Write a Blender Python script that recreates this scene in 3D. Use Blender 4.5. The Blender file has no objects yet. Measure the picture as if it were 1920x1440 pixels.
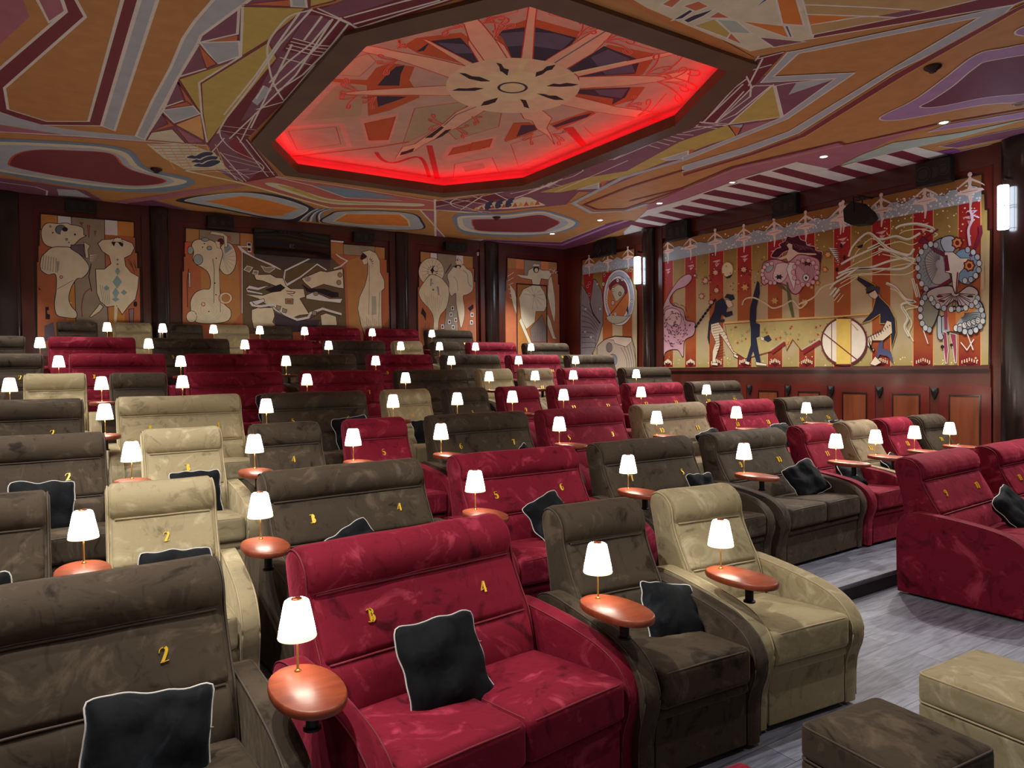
import bpy, bmesh, math, random
from mathutils import Vector, Matrix, noise

# ------------------------------------------------------------------ camera
C = bpy.context.scene.collection
EYE = Vector((0, 0, 2.09))
YAW, PITCH, ROLL, FPX = .577, .020, .012, 1320.0
fw = Vector((math.sin(YAW)*math.cos(PITCH), math.cos(YAW)*math.cos(PITCH), -math.sin(PITCH)))
rt = Vector((math.cos(YAW), -math.sin(YAW), 0))
up = rt.cross(fw)
xa = rt*math.cos(ROLL) - up*math.sin(ROLL)
ya = rt*math.sin(ROLL) + up*math.cos(ROLL)
cam = bpy.data.cameras.new('camera')
cam.sensor_width = 36; cam.lens = 36*FPX/1920; cam.clip_start = .05
camo = bpy.data.objects.new('camera', cam); C.objects.link(camo)
M = Matrix((xa, ya, -fw)).transposed().to_4x4(); M.translation = EYE
camo.matrix_world = M
S = bpy.context.scene
S.camera = camo
S.view_settings.view_transform = 'Standard'; S.view_settings.look = 'None'
S.view_settings.gamma = 1; S.view_settings.use_curve_mapping = False
S.view_settings.exposure = 0.0
w = bpy.data.worlds.new('world'); S.world = w; w.use_nodes = True
w.node_tree.nodes['Background'].inputs[0].default_value = (1, .93, .86, 1)
w.node_tree.nodes['Background'].inputs[1].default_value = AMBIENT = .16

# room: the eye is above the origin, +Y runs to the back wall, +X to the right wall
XW, XL, YB, YF, ZC = 11.96, -2.4, 15.62, -2.6, 5.407
DOWNLIGHT_W = 280.0   # middle lines; the right line is brighter
RIGHT_W = 640.0
def spot(x, y, z, power, size=1.75, blend=.55, col=(1, .94, .87), rad=.05):
    l = bpy.data.lights.new('downlight_beam', 'SPOT'); l.energy = power; l.spot_size = size
    l.spot_blend = blend; l.color = col; l.shadow_soft_size = rad
    o = bpy.data.objects.new('downlight_beam', l); o.location = (x, y, z); C.objects.link(o)
    if x > 10: o.rotation_euler = (0, math.radians(11), 0)     # adjustable fittings turned towards the seats
    return o
DL_RIGHT = [(10.27, y) for y in (4.88, 6.67, 8.45, 10.27, 12.1, 13.9)]
# further downlights of the same kind outside the picture: x, y, watt, cone
DL_MORE = [(10.27, 3.1, 680, 1.9), (10.27, 1.3, 300, 1.9), (.2, 2.7, 620, 2.4), (-.9, 3.6, 330, 2.1), (3.6, 1.3, 220, 2.3)] + [(-1.1, y, 330, 1.65) for y in (4.88, 6.67, 8.45, 10.27, 12.1, 13.9)]

def ray(px, py):
    a = px-960; b = py-720
    x = a*math.cos(ROLL)-b*math.sin(ROLL); y = a*math.sin(ROLL)+b*math.cos(ROLL)
    u = x/FPX; v = -y/FPX
    d = math.cos(PITCH)+v*math.sin(PITCH); Z = v*math.cos(PITCH)-math.sin(PITCH)
    return Vector((math.cos(YAW)*u+math.sin(YAW)*d, -math.sin(YAW)*u+math.cos(YAW)*d, Z))
def hitX(px, py, X): r = ray(px, py); return EYE + r*(X/r.x)
def hitY(px, py, Y): r = ray(px, py); return EYE + r*(Y/r.y)
def hitZ(px, py, Z): r = ray(px, py); return EYE + r*((Z-EYE.z)/r.z)

# ------------------------------------------------------------------ materials
def lin(c):
    out = []
    for v in c[:3]:
        v = v/255.0
        out.append(v/12.92 if v <= .04045 else ((v+.055)/1.055)**2.4)
    return tuple(out)+(1,)
def newmat(name):
    m = bpy.data.materials.new(name); m.use_nodes = True
    return m, m.node_tree, m.node_tree.nodes['Principled BSDF']
def simple(name, col, rough=.5, metal=0, spec=.5, noise_amt=.0, nscale=8, bump=0, coat=0):
    m, t, b = newmat(name)
    b.inputs['Base Color'].default_value = lin(col); b.inputs['Roughness'].default_value = rough
    b.inputs['Metallic'].default_value = metal; b.inputs['Specular IOR Level'].default_value = spec
    b.inputs['Coat Weight'].default_value = coat
    if noise_amt or bump:
        tc = t.nodes.new('ShaderNodeTexCoord'); n = t.nodes.new('ShaderNodeTexNoise')
        n.inputs['Scale'].default_value = nscale; n.inputs['Detail'].default_value = 5
        t.links.new(tc.outputs['Object'], n.inputs['Vector'])
        if noise_amt:
            r = t.nodes.new('ShaderNodeMapRange')
            r.inputs['To Min'].default_value = 1-noise_amt; r.inputs['To Max'].default_value = 1+noise_amt
            r.inputs['From Min'].default_value = .3; r.inputs['From Max'].default_value = .7
            t.links.new(n.outputs['Fac'], r.inputs['Value'])
            mx = t.nodes.new('ShaderNodeVectorMath'); mx.operation = 'SCALE'
            mx.inputs[0].default_value = lin(col)[:3]
            t.links.new(r.outputs[0], mx.inputs['Scale']); t.links.new(mx.outputs[0], b.inputs['Base Color'])
        if bump:
            bp = t.nodes.new('ShaderNodeBump'); bp.inputs['Strength'].default_value = bump; bp.inputs['Distance'].default_value = .01
            t.links.new(n.outputs['Fac'], bp.inputs['Height']); t.links.new(bp.outputs[0], b.inputs['Normal'])
    return m
def emit(name, col, strength, base=None):
    m, t, b = newmat(name)
    b.inputs['Base Color'].default_value = base or (.8, .8, .8, 1)
    b.inputs['Emission Color'].default_value = lin(col); b.inputs['Emission Strength'].default_value = strength
    return m
def velvet(name, dark, mid, light, sheen=(1, 1, 1)):
    m, t, b = newmat(name)
    N = t.nodes; L = t.links
    tc = N.new('ShaderNodeTexCoord'); oi = N.new('ShaderNodeObjectInfo')
    off = N.new('ShaderNodeVectorMath'); off.operation = 'MULTIPLY_ADD'
    cmb = N.new('ShaderNodeCombineXYZ')
    for i in range(3): L.new(oi.outputs['Random'], cmb.inputs[i])
    L.new(cmb.outputs[0], off.inputs[0]); off.inputs[1].default_value = (37, 53, 29)
    L.new(tc.outputs['Object'], off.inputs[2])
    n1 = N.new('ShaderNodeTexNoise'); n1.inputs['Scale'].default_value = 3.6; n1.inputs['Detail'].default_value = 9
    n1.inputs['Roughness'].default_value = .62; n1.inputs['Distortion'].default_value = 1.4
    L.new(off.outputs[0], n1.inputs['Vector'])
    r1 = N.new('ShaderNodeValToRGB'); e = r1.color_ramp.elements
    e[0].position = .33; e[0].color = lin(dark); e[1].position = .68; e[1].color = lin(light)
    q = e.new(.43); q.color = lin(mid); q = e.new(.56); q.color = lin(mid)
    L.new(n1.outputs['Fac'], r1.inputs['Fac'])
    # stroke marks left by hands in the pile
    mp = N.new('ShaderNodeMapping'); mp.inputs['Scale'].default_value = (9, 5, 3.2); mp.inputs['Rotation'].default_value = (.3, .5, .6)
    L.new(off.outputs[0], mp.inputs['Vector'])
    n2 = N.new('ShaderNodeTexNoise'); n2.inputs['Scale'].default_value = 1.0; n2.inputs['Detail'].default_value = 6; n2.inputs['Distortion'].default_value = 2.2
    L.new(mp.outputs[0], n2.inputs['Vector'])
    r2 = N.new('ShaderNodeMapRange'); r2.inputs['From Min'].default_value = .60; r2.inputs['From Max'].default_value = .66
    L.new(n2.outputs['Fac'], r2.inputs['Value'])
    ml = N.new('ShaderNodeMath'); ml.operation = 'MULTIPLY'; ml.inputs[1].default_value = .38
    L.new(r2.outputs[0], ml.inputs[0])
    mx = N.new('ShaderNodeMix'); mx.data_type = 'RGBA'; mx.inputs['B'].default_value = lin(dark)
    L.new(ml.outputs[0], mx.inputs['Factor']); L.new(r1.outputs[0], mx.inputs['A'])
    L.new(mx.outputs['Result'], b.inputs['Base Color'])
    b.inputs['Roughness'].default_value = .78; b.inputs['Specular IOR Level'].default_value = .12
    b.inputs['Sheen Weight'].default_value = .8; b.inputs['Sheen Roughness'].default_value = .34
    b.inputs['Sheen Tint'].default_value = lin(tuple(min(255, v*1.25+15) for v in light))
    n3 = N.new('ShaderNodeTexNoise'); n3.inputs['Scale'].default_value = 7; n3.inputs['Detail'].default_value = 3
    L.new(off.outputs[0], n3.inputs['Vector'])
    bp = N.new('ShaderNodeBump'); bp.inputs['Strength'].default_value = .35; bp.inputs['Distance'].default_value = .03
    L.new(n3.outputs['Fac'], bp.inputs['Height']); L.new(bp.outputs[0], b.inputs['Normal'])
    return m
def wood(name, a, c, rough=.3, scale=1.5, stretch=(1, 1, 12), coat=.2, rot=(0, 0, 0)):
    m, t, b = newmat(name); N = t.nodes; L = t.links
    tc = N.new('ShaderNodeTexCoord'); mp = N.new('ShaderNodeMapping'); mp.inputs['Scale'].default_value = stretch
    mp.inputs['Rotation'].default_value = rot
    L.new(tc.outputs['Object'], mp.inputs['Vector'])
    n = N.new('ShaderNodeTexNoise'); n.inputs['Scale'].default_value = scale; n.inputs['Detail'].default_value = 7; n.inputs['Distortion'].default_value = .6
    L.new(mp.outputs[0], n.inputs['Vector'])
    r = N.new('ShaderNodeValToRGB'); r.color_ramp.elements[0].position = .35; r.color_ramp.elements[1].position = .66
    r.color_ramp.elements[0].color = lin(a); r.color_ramp.elements[1].color = lin(c)
    L.new(n.outputs['Fac'], r.inputs['Fac']); L.new(r.outputs[0], b.inputs['Base Color'])
    b.inputs['Roughness'].default_value = rough; b.inputs['Coat Weight'].default_value = coat; b.inputs['Coat Roughness'].default_value = .15
    return m

VELVET = {
 'dark': velvet('dark_taupe_velvet', (34, 28, 22), (66, 57, 47), (92, 81, 68)),
 'beige': velvet('beige_velvet', (118, 107, 82), (152, 141, 111), (182, 171, 140)),
 'olive': velvet('shaded_beige_velvet', (84, 72, 56), (128, 112, 90), (155, 140, 115)),  # beige velvet again, with weaker light put into a darker colour
 'red': velvet('crimson_velvet', (68, 9, 23), (114, 22, 42), (158, 54, 74), (1, .6, .66)),
 'black': velvet('black_velvet', (7, 9, 11), (17, 20, 24), (34, 39, 46)),
}
PIPE = {'dark': simple('dark_taupe_piping', (66, 55, 46), .7), 'beige': simple('beige_piping', (170, 155, 122), .7),
        'olive': simple('shaded_beige_piping', (120, 105, 84), .7), 'red': simple('crimson_piping', (110, 18, 34), .7)}  # the third is beige piping in the same shaded tone
M_pipew = simple('pale_grey_piping', (190, 190, 186), .6)
M_gold = simple('gold_thread', (232, 190, 50), .35, .25)
M_brass = simple('brass', (205, 150, 84), .28, .9)
M_copper = simple('copper', (186, 96, 58), .3, .85)
M_post = simple('black_metal', (18, 17, 17), .4, .3)
M_table = wood('cherry_veneer', (118, 50, 28), (146, 70, 42), .42, 1.4, (3, 18, 3), .08)
M_shade = emit('lit_glass_shade', (255, 248, 232), 14.0)
M_shade_low = emit('lit_glass_rim', (255, 236, 190), 1.5)
M_maho = wood('mahogany', (88, 27, 21), (104, 36, 27), .3, 1.0, (2, 2, 1), .3)
M_maho2 = wood('mahogany_frame', (74, 32, 25), (90, 42, 32), .3, 1.0, (2, 2, 1), .3)
M_panel = wood('cherry_panel', (108, 54, 31), (128, 68, 41), .3, 1.2, (9, 9, 1), .3)
M_pillar = wood('dark_polished_wood', (26, 17, 15), (42, 28, 24), .22, 1.0, (2, 2, 1), .5)
M_spk = simple('black_speaker_plastic', (20, 20, 20), .5)
M_spk2 = simple('speaker_cone', (42, 40, 38), .4)
M_black = simple('matt_black', (8, 8, 8), .6)
M_glassblk = simple('dark_window_glass', (6, 6, 8), .06, 0, .8)
M_frame = wood('brown_painted_frame', (92, 62, 42), (104, 72, 50), .45, 1, (2, 2, 2), 0)

# ------------------------------------------------------------------ mesh helpers
def obj(name, bm, mats, parent=None, smooth=True, loc=None):
    me = bpy.data.meshes.new(name); bm.to_mesh(me); bm.free()
    if not isinstance(mats, (list, tuple)): mats = [mats]
    for m in mats: me.materials.append(m)
    if smooth: me.polygons.foreach_set('use_smooth', [True]*len(me.polygons))
    o = bpy.data.objects.new(name, me); C.objects.link(o)
    if parent: o.parent = parent
    if loc: o.location = loc
    return o
def sharp(o, ang=35):
    me = o.data; bm = bmesh.new(); bm.from_mesh(me)
    for e in bm.edges:
        if len(e.link_faces) == 2 and e.calc_face_angle(0) > math.radians(ang): e.smooth = False
    bm.to_mesh(me); bm.free(); return o
def tag(o, label=None, cat=None, group=None, kind=None):
    if label: o['label'] = label
    if cat: o['category'] = cat
    if group: o['group'] = group
    if kind: o['kind'] = kind
    return o
def thing(name, label, cat, loc=(0, 0, 0), rz=0, group=None):
    o = bpy.data.objects.new(name, None); o.empty_display_size = .1; C.objects.link(o)
    o.location = loc; o.rotation_euler = (0, 0, rz)
    return tag(o, label, cat, group)
def dup(o, parent=None):
    c = o.copy(); C.objects.link(c)
    if parent is not None: c.parent = parent
    for ch in list(o.children): dup(ch, c)
    return c
def quad(bm, a, b, c, d, mi=0):
    f = bm.faces.new([bm.verts.new(p) for p in (a, b, c, d)]); f.material_index = mi; return f
def box(bm, x0, x1, y0, y1, z0, z1, mi=0):
    v = [bm.verts.new((x, y, z)) for z in (z0, z1) for y in (y0, y1) for x in (x0, x1)]
    for i in ((0, 2, 3, 1), (4, 5, 7, 6), (0, 1, 5, 4), (2, 6, 7, 3), (0, 4, 6, 2), (1, 3, 7, 5)):
        bm.faces.new([v[k] for k in i]).material_index = mi
def bbox(x0, x1, y0, y1, z0, z1, r=0, mi=0):
    bm = bmesh.new(); box(bm, x0, x1, y0, y1, z0, z1, mi)
    if r: bmesh.ops.bevel(bm, geom=bm.edges[:], offset=r, segments=2, affect='EDGES', profile=.5)
    return bm
def rbox(bm, x0, x1, y0, y1, z0, z1, r, dome=0, fall=None, n=10):
    """rounded upholstered block; dome swells the top, fall(x,y,z) returns an extra offset"""
    def samples(a, b):
        k = [a, a+r*.3, a+r*.65, a+r]; m = [a+r+(b-a-2*r)*i/n for i in range(1, n)]
        return k+m+[b-r, b-r*.65, b-r*.3, b]
    X, Y, Z = samples(x0, x1), samples(y0, y1), samples(z0, z1)
    vs = {}
    def V(i, j, k):
        key = (i, j, k)
        if key in vs: return vs[key]
        p = Vector((X[i], Y[j], Z[k]))
        q = Vector((min(max(p.x, x0+r), x1-r), min(max(p.y, y0+r), y1-r), min(max(p.z, z0+r), z1-r)))
        d = p-q
        if d.length > 1e-9: p = q+d.normalized()*r
        u = 2*(p.x-x0)/(x1-x0)-1; v = 2*(p.y-y0)/(y1-y0)-1; h = (p.z-z0)/(z1-z0)
        if dome and h > .5: p.z += dome*(1-u**4)*(1-v**4)*(h-.5)*2
        if fall: p = p+Vector(fall(p.x, p.y, p.z))
        vs[key] = bm.verts.new(p); return vs[key]
    nx, ny, nz = len(X)-1, len(Y)-1, len(Z)-1
    def grid(fn, a, b, flip):
        for i in range(a):
            for j in range(b):
                q = [fn(i, j), fn(i+1, j), fn(i+1, j+1), fn(i, j+1)]
                if flip: q.reverse()
                bm.faces.new(q)
    grid(lambda i, j: V(i, j, nz), nx, ny, False); grid(lambda i, j: V(i, j, 0), nx, ny, True)
    grid(lambda i, j: V(i, 0, j), nx, nz, False); grid(lambda i, j: V(i, ny, j), nx, nz, True)
    grid(lambda i, j: V(nx, i, j), ny, nz, False); grid(lambda i, j: V(0, i, j), ny, nz, True)
def tube(bm, pts, r, n=6, closed=False, mi=0):
    pts = [Vector(p) for p in pts]; rings = []
    N = len(pts)
    for i, p in enumerate(pts):
        a = pts[i-1] if (i > 0 or closed) else p
        b = pts[(i+1) % N] if (i < N-1 or closed) else p
        t = (b-a).normalized() if (b-a).length > 1e-9 else Vector((0, 0, 1))
        s = t.cross(Vector((0, 0, 1)))
        if s.length < .05: s = t.cross(Vector((1, 0, 0)))
        s.normalize(); q = s.cross(t).normalized()
        rr = r[i] if isinstance(r, (list, tuple)) else r
        rings.append([bm.verts.new(p+s*math.cos(2*math.pi*k/n)*rr+q*math.sin(2*math.pi*k/n)*rr) for k in range(n)])
    for i in range(N if closed else N-1):
        A = rings[i]; B = rings[(i+1) % N]
        best = 0
        if closed and i == N-1:
            best = min(range(n), key=lambda s: (A[0].co-B[s].co).length)
        for k in range(n):
            f = bm.faces.new([A[k], A[(k+1) % n], B[(k+1+best) % n], B[(k+best) % n]]); f.material_index = mi
    if not closed:
        bm.faces.new(rings[0][::-1]).material_index = mi; bm.faces.new(rings[-1]).material_index = mi
def lathe(bm, prof, n=20, c=(0, 0, 0), mi=0, sx=1, sy=1):
    rings = []
    for r, z in prof:
        rings.append([bm.verts.new((c[0]+sx*r*math.cos(2*math.pi*k/n), c[1]+sy*r*math.sin(2*math.pi*k/n), c[2]+z)) for k in range(n)] if r > 1e-6 else [bm.verts.new((c[0], c[1], c[2]+z))])
    for A, B in zip(rings, rings[1:]):
        for k in range(n):
            a = [A[k % len(A)], A[(k+1) % n % len(A)]]; b = [B[(k+1) % n % len(B)], B[k % len(B)]]
            vs = []
            for v in a+b:
                if v not in vs: vs.append(v)
            if len(vs) > 2: bm.faces.new(vs).material_index = mi
def offset_poly(P, d):
    """closed polygon moved inwards by d (counter-clockwise or clockwise)"""
    n = len(P); A = sum(P[i][0]*P[(i+1) % n][1]-P[(i+1) % n][0]*P[i][1] for i in range(n))
    s = 1 if A > 0 else -1; out = []
    for i in range(n):
        p0 = Vector(P[i-1]); p = Vector(P[i]); p1 = Vector(P[(i+1) % n])
        e0 = (p-p0).normalized(); e1 = (p1-p).normalized()
        n0 = Vector((-e0.y, e0.x))*s; n1 = Vector((-e1.y, e1.x))*s
        m = n0+n1; k = m.length_squared
        m = m*(2/k) if k > .5 else m.normalized()*1.4
        out.append((p.x+m.x*d, p.y+m.y*d))
    return out
def prof_extrude(bm, P, x0, x1, r, nmid=1, seg=3, wob=None):
    """solid with side outline P (y,z) from x0 to x1, its end rims rounded by r"""
    cols = []
    for k in range(seg+1):
        a = math.pi/2*k/seg; cols.append((x0+r*(1-math.sin(a)) if False else x0+r*(1-math.cos(a)), r*(1-math.sin(a))))
    for k in range(1, nmid): cols.append((x0+r+(x1-x0-2*r)*k/nmid, 0))
    for k in range(seg, -1, -1):
        a = math.pi/2*k/seg; cols.append((x1-r*(1-math.cos(a)), r*(1-math.sin(a))))
    rings = []
    for x, d in cols:
        Q = offset_poly(P, d) if d > 1e-6 else P
        ring = []
        for (y, z) in Q:
            p = Vector((x, y, z))
            if wob: p += Vector(wob(x, y, z))
            ring.append(bm.verts.new(p))
        rings.append(ring)
    n = len(P); A = sum(P[i][0]*P[(i+1) % n][1]-P[(i+1) % n][0]*P[i][1] for i in range(n)); fl = A < 0
    for a, b in zip(rings, rings[1:]):
        for k in range(n):
            q = [a[k], b[k], b[(k+1) % n], a[(k+1) % n]]
            if not fl: q.reverse()
            bm.faces.new(q)
    f = rings[0][:]; g = rings[-1][::-1]
    if not fl: f.reverse(); g.reverse()
    bm.faces.new(f); bm.faces.new(g)
def smooth_pts(P, closed=False, n=4):
    out = []; N = len(P)
    rng = range(N) if closed else range(N-1)
    for i in rng:
        p0 = P[i-1] if (i > 0 or closed) else P[0]; p1 = P[i]; p2 = P[(i+1) % N]
        p3 = P[(i+2) % N] if (i+2 < N or closed) else P[-1]
        for k in range(n):
            t = k/n
            out.append(tuple(.5*((2*b)+(-a+c)*t+(2*a-5*b+4*c-d)*t*t+(-a+3*b-3*c+d)*t**3) for a, b, c, d in zip(p0, p1, p2, p3)))
    if not closed: out.append(tuple(P[-1]))
    return out
# ------------------------------------------------------------------ painted surfaces
PAINT = {}
def paint_col(rgb):
    """one matt wall paint, slightly uneven like brushed distemper"""
    k = (rgb, PGAIN)
    if k not in PAINT: PAINT[k] = simple('wall_paint', tuple(min(250, v*PGAIN) for v in rgb), .62, 0, .3, .07, 5)
    return PAINT[k]
PGAIN = 1.44
VIEWS = {'1': (0, 0, 3), '2': (480, 0, 4), '3': (900, 0, 4), '4': (1280, 0, 3), '5': (240, 200, 3.4286), '6': (700, 300, 3.4286),
         'a': (0, 340, 4.8), 'b': (330, 360, 4.8), 'c': (700, 380, 5.0526), 'd': (1040, 420, 5.1417), 'e': (1220, 300, 3.6), 'f': (1540, 280, 3.4286), 'p': (0, 0, 1)}
class Canvas:
    """flat inlays laid one over another on a real wall or ceiling plane; each call adds one coat"""
    def __init__(self, hit, axis, base, sign, step=.00003):
        self.bm = bmesh.new(); self.hit = hit; self.ax = axis; self.base = base; self.sg = sign; self.k = 1; self.step = step
        self.mats = []; self.sh = []
    def mi(self, rgb):
        m = paint_col(rgb) if isinstance(rgb, tuple) else rgb
        if m not in self.mats: self.mats.append(m)
        return self.mats.index(m)
    def P(self, view, pts):
        ox, oy, s = VIEWS[view]; return [self.hit(ox+x/s, oy+y/s) for x, y in pts]
    def to2(self, p): i, j = [k for k in range(3) if k != self.ax]; return Vector((p[i], p[j]))
    def to3(self, q, d):
        v = [0, 0, 0]; i, j = [k for k in range(3) if k != self.ax]; v[i] = q[0]; v[j] = q[1]; v[self.ax] = self.base+self.sg*d; return v
    def add2(self, rgb, quads):
        d = self.k*self.step; self.k += 1; m = self.mi(rgb)
        for q in quads:
            vs = [self.bm.verts.new(self.to3(p, d)) for p in q]
            A = sum(q[i][0]*q[(i+1) % len(q)][1]-q[(i+1) % len(q)][0]*q[i][1] for i in range(len(q)))
            want = (self.sg > 0)
            if self.ax == 1: want = not want
            if (A > 0) != want: vs.reverse()
            self.bm.faces.new(vs).material_index = m
    def fill(self, rgb, view, pts, sm=0, ol=None, w=.012):
        q = [self.to2(p) for p in self.P(view, pts)]
        if sm: q = [Vector(p) for p in smooth_pts([tuple(p) for p in q], True, 5)]
        self.add2(rgb, [q])
        if ol: self.line2(ol, q, w, True)
    def line(self, rgb, view, pts, w=.012, closed=False, sm=0):
        q = [self.to2(p) for p in self.P(view, pts)]
        if sm: q = [Vector(p) for p in smooth_pts([tuple(p) for p in q], closed, 5)]
        self.line2(rgb, q, w, closed)
    def line2(self, rgb, P, w, closed):
        N = len(P); L = []; R = []
        for i, p in enumerate(P):
            a = P[i-1] if (i or closed) else p; b = P[(i+1) % N] if (i < N-1 or closed) else p
            t0 = (p-a); t1 = (b-p)
            if t0.length < 1e-7: t0 = t1
            if t1.length < 1e-7: t1 = t0
            if t0.length < 1e-7: continue
            t0 = t0.normalized(); t1 = t1.normalized()
            n = Vector((-(t0.y+t1.y), t0.x+t1.x))
            if n.length < .2: n = Vector((-t1.y, t1.x))
            n.normalize(); c = max(.45, n.dot(Vector((-t1.y, t1.x))))
            L.append(p+n*w/2/c); R.append(p-n*w/2/c)
        M_ = len(L); self.add2(rgb, [(L[i], L[(i+1) % M_], R[(i+1) % M_], R[i]) for i in range(M_ if closed else M_-1)])
    def dots(self, rgb, pts, r):
        self.add2(rgb, [[(p[0]+r*s*math.cos(a), p[1]+r*s*math.sin(a)) for a in [math.pi/3*k for k in range(6)]] for p in pts for s in [random.uniform(.5, 1.3)]])
    def shape(self, rgb, at, pts, s=1):
        self.add2(rgb, [[(at[0]+x*s, at[1]+y*s) for x, y in pts]])
    def finish(self, name, parent=None):
        return obj(name, self.bm, self.mats, parent, False)
och = (148, 110, 68); mar = (100, 46, 54); mar2 = (92, 36, 48); gry = (138, 147, 154); wht = (184, 176, 168); pnk = (134, 88, 100); pur = (104, 68, 84)
olv = (152, 138, 76); ora = (154, 92, 62); blu = (96, 116, 134); nav = (42, 44, 62); crm = (168, 167, 146); lil = (132, 108, 140); pl2 = (92, 50, 72); tea = (136, 150, 140)
red = (160, 40, 42); ink = (36, 28, 36)

# ---- ceiling plane with the octagonal opening
OCT_IN = [(1.07*x, 1.07*y) for x, y in [(2.50, 9.72), (3.20, 10.85), (5.70, 10.85), (6.60, 9.74), (6.64, 6.36), (5.91, 4.92), (3.43, 4.92), (2.53, 6.33)]]
OCT_OUT = [(1.07*x, 1.07*y) for x, y in [(2.27, 9.78), (3.07, 11.12), (5.84, 11.12), (6.86, 9.84), (6.90, 6.28), (6.05, 4.66), (3.28, 4.66), (2.28, 6.24)]]
cc = Canvas(lambda x, y: hitZ(x, y, ZC), 2, ZC, -1)
def ring_fill(bm, outer, inner, z, mi, flip=False):
    vo = [bm.verts.new((x, y, z)) for x, y in outer]; vi = [bm.verts.new((x, y, z)) for x, y in inner]
    es = [bm.edges.new((v[i], v[(i+1) % len(v)])) for v in (vo, vi) for i in range(len(v))]
    r = bmesh.ops.triangle_fill(bm, use_beauty=True, edges=es)
    for f in r['geom']:
        if isinstance(f, bmesh.types.BMFace):
            f.material_index = mi; f.normal_update()
            if (f.normal.z > 0): f.normal_flip()
ring_fill(cc.bm, [(XL-.3, YF), (XW+.2, YF), (XW+.2, YB+.2), (XL-.3, YB+.2)], OCT_IN, ZC, cc.mi(och))
F = cc.fill; Ln = cc.line
F(pnk, '1', [(-300, 300), (0, 250), (165, 95), (110, -60), (-300, -60)], 0)
F(pnk, '1', [(180, -60), (330, -60), (370, 65), (275, 125)], 0, wht, .03)
F(mar, '1', [(330, -60), (372, 65), (-40, 420), (-50, 600), (0, 632), (210, 703), (570, 708), (800, -60)], 0, wht, .03)
F(och, '1', [(395, -60), (480, 95), (25, 495), (45, 615), (262, 683), (498, 683), (705, -60)], 0, wht, .03)
F(gry, '1', [(805, -60), (573, 708), (645, 735), (905, -60)], 0, wht, .03)
F(gry, '1', [(-100, 600), (0, 635), (250, 705), (440, 735), (765, 765), (815, 785), (820, 797), (400, 765), (0, 700), (-100, 690)])
F(pnk, '1', [(-100, 695), (0, 705), (400, 765), (820, 795), (1165, 822), (800, 800), (0, 745), (-100, 740)])
Ln(wht, '1', [(-100, 738), (0, 742), (440, 765), (820, 795), (1165, 818)], .03)
F(pur, '1', [(1390, 10), (1130, 200), (1115, 240), (1000, 440), (900, 620), (815, 785), (1165, 815), (1500, 420), (1750, 50), (1730, -60), (1480, -60)])
F(gry, '1', [(1250, -60), (1095, 120), (1030, 215), (960, 380), (860, 560), (765, 765), (815, 785), (900, 620), (1000, 440), (1115, 240), (1130, 200), (1390, 10), (1480, -60)], 0, wht, .03)
for c, pts in [(ora, [(1120, 240), (1340, 195), (1340, 232)]), (gry, [(1125, 240), (1345, 232), (1350, 315), (1220, 360)]), (ora, [(1115, 250), (1160, 385), (1220, 360)]),
   (olv, [(1365, 35), (1725, 45), (1560, 180), (1510, 225), (1360, 315)]), (ora, [(1370, 25), (1640, -5), (1640, 38)]), (gry, [(1635, -30), (1715, -30), (1725, 40), (1640, 35)]), (olv, [(1745, -60), (1740, 40), (1880, 5), (1960, -60)]),
   (olv, [(1005, 445), (1340, 335), (1120, 470), (1130, 640)]), (olv, [(1130, 470), (1510, 235), (1560, 330), (1500, 400), (1170, 800), (1140, 640)]),
   (ora, [(1000, 460), (1045, 580), (1125, 640)]), (ora, [(920, 610), (1050, 570), (1080, 592)]), (gry, [(910, 620), (1085, 595), (1125, 640), (980, 690)]),
   ((176, 140, 90), [(1130, 645), (985, 700), (1150, 790)]), (ora, [(910, 640), (945, 695), (850, 740), (985, 708)]), (crm, [(850, 745), (970, 725), (1045, 805), (825, 785)]), (pnk, [(985, 710), (1150, 800), (1060, 805)])]:
    F(c, '1', pts, 0, mar if c != gry else wht, .022)
for pts in ([(1115, 250), (1000, 440), (920, 615), (840, 740)], [(1365, 35), (1355, 315), (1120, 465), (1135, 650), (1165, 800)], [(1345, 40), (1335, 190), (1115, 240)], [(1160, 385), (1010, 430)], [(1030, 565), (915, 605)]):
    Ln(wht, '1', pts, .025)
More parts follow.
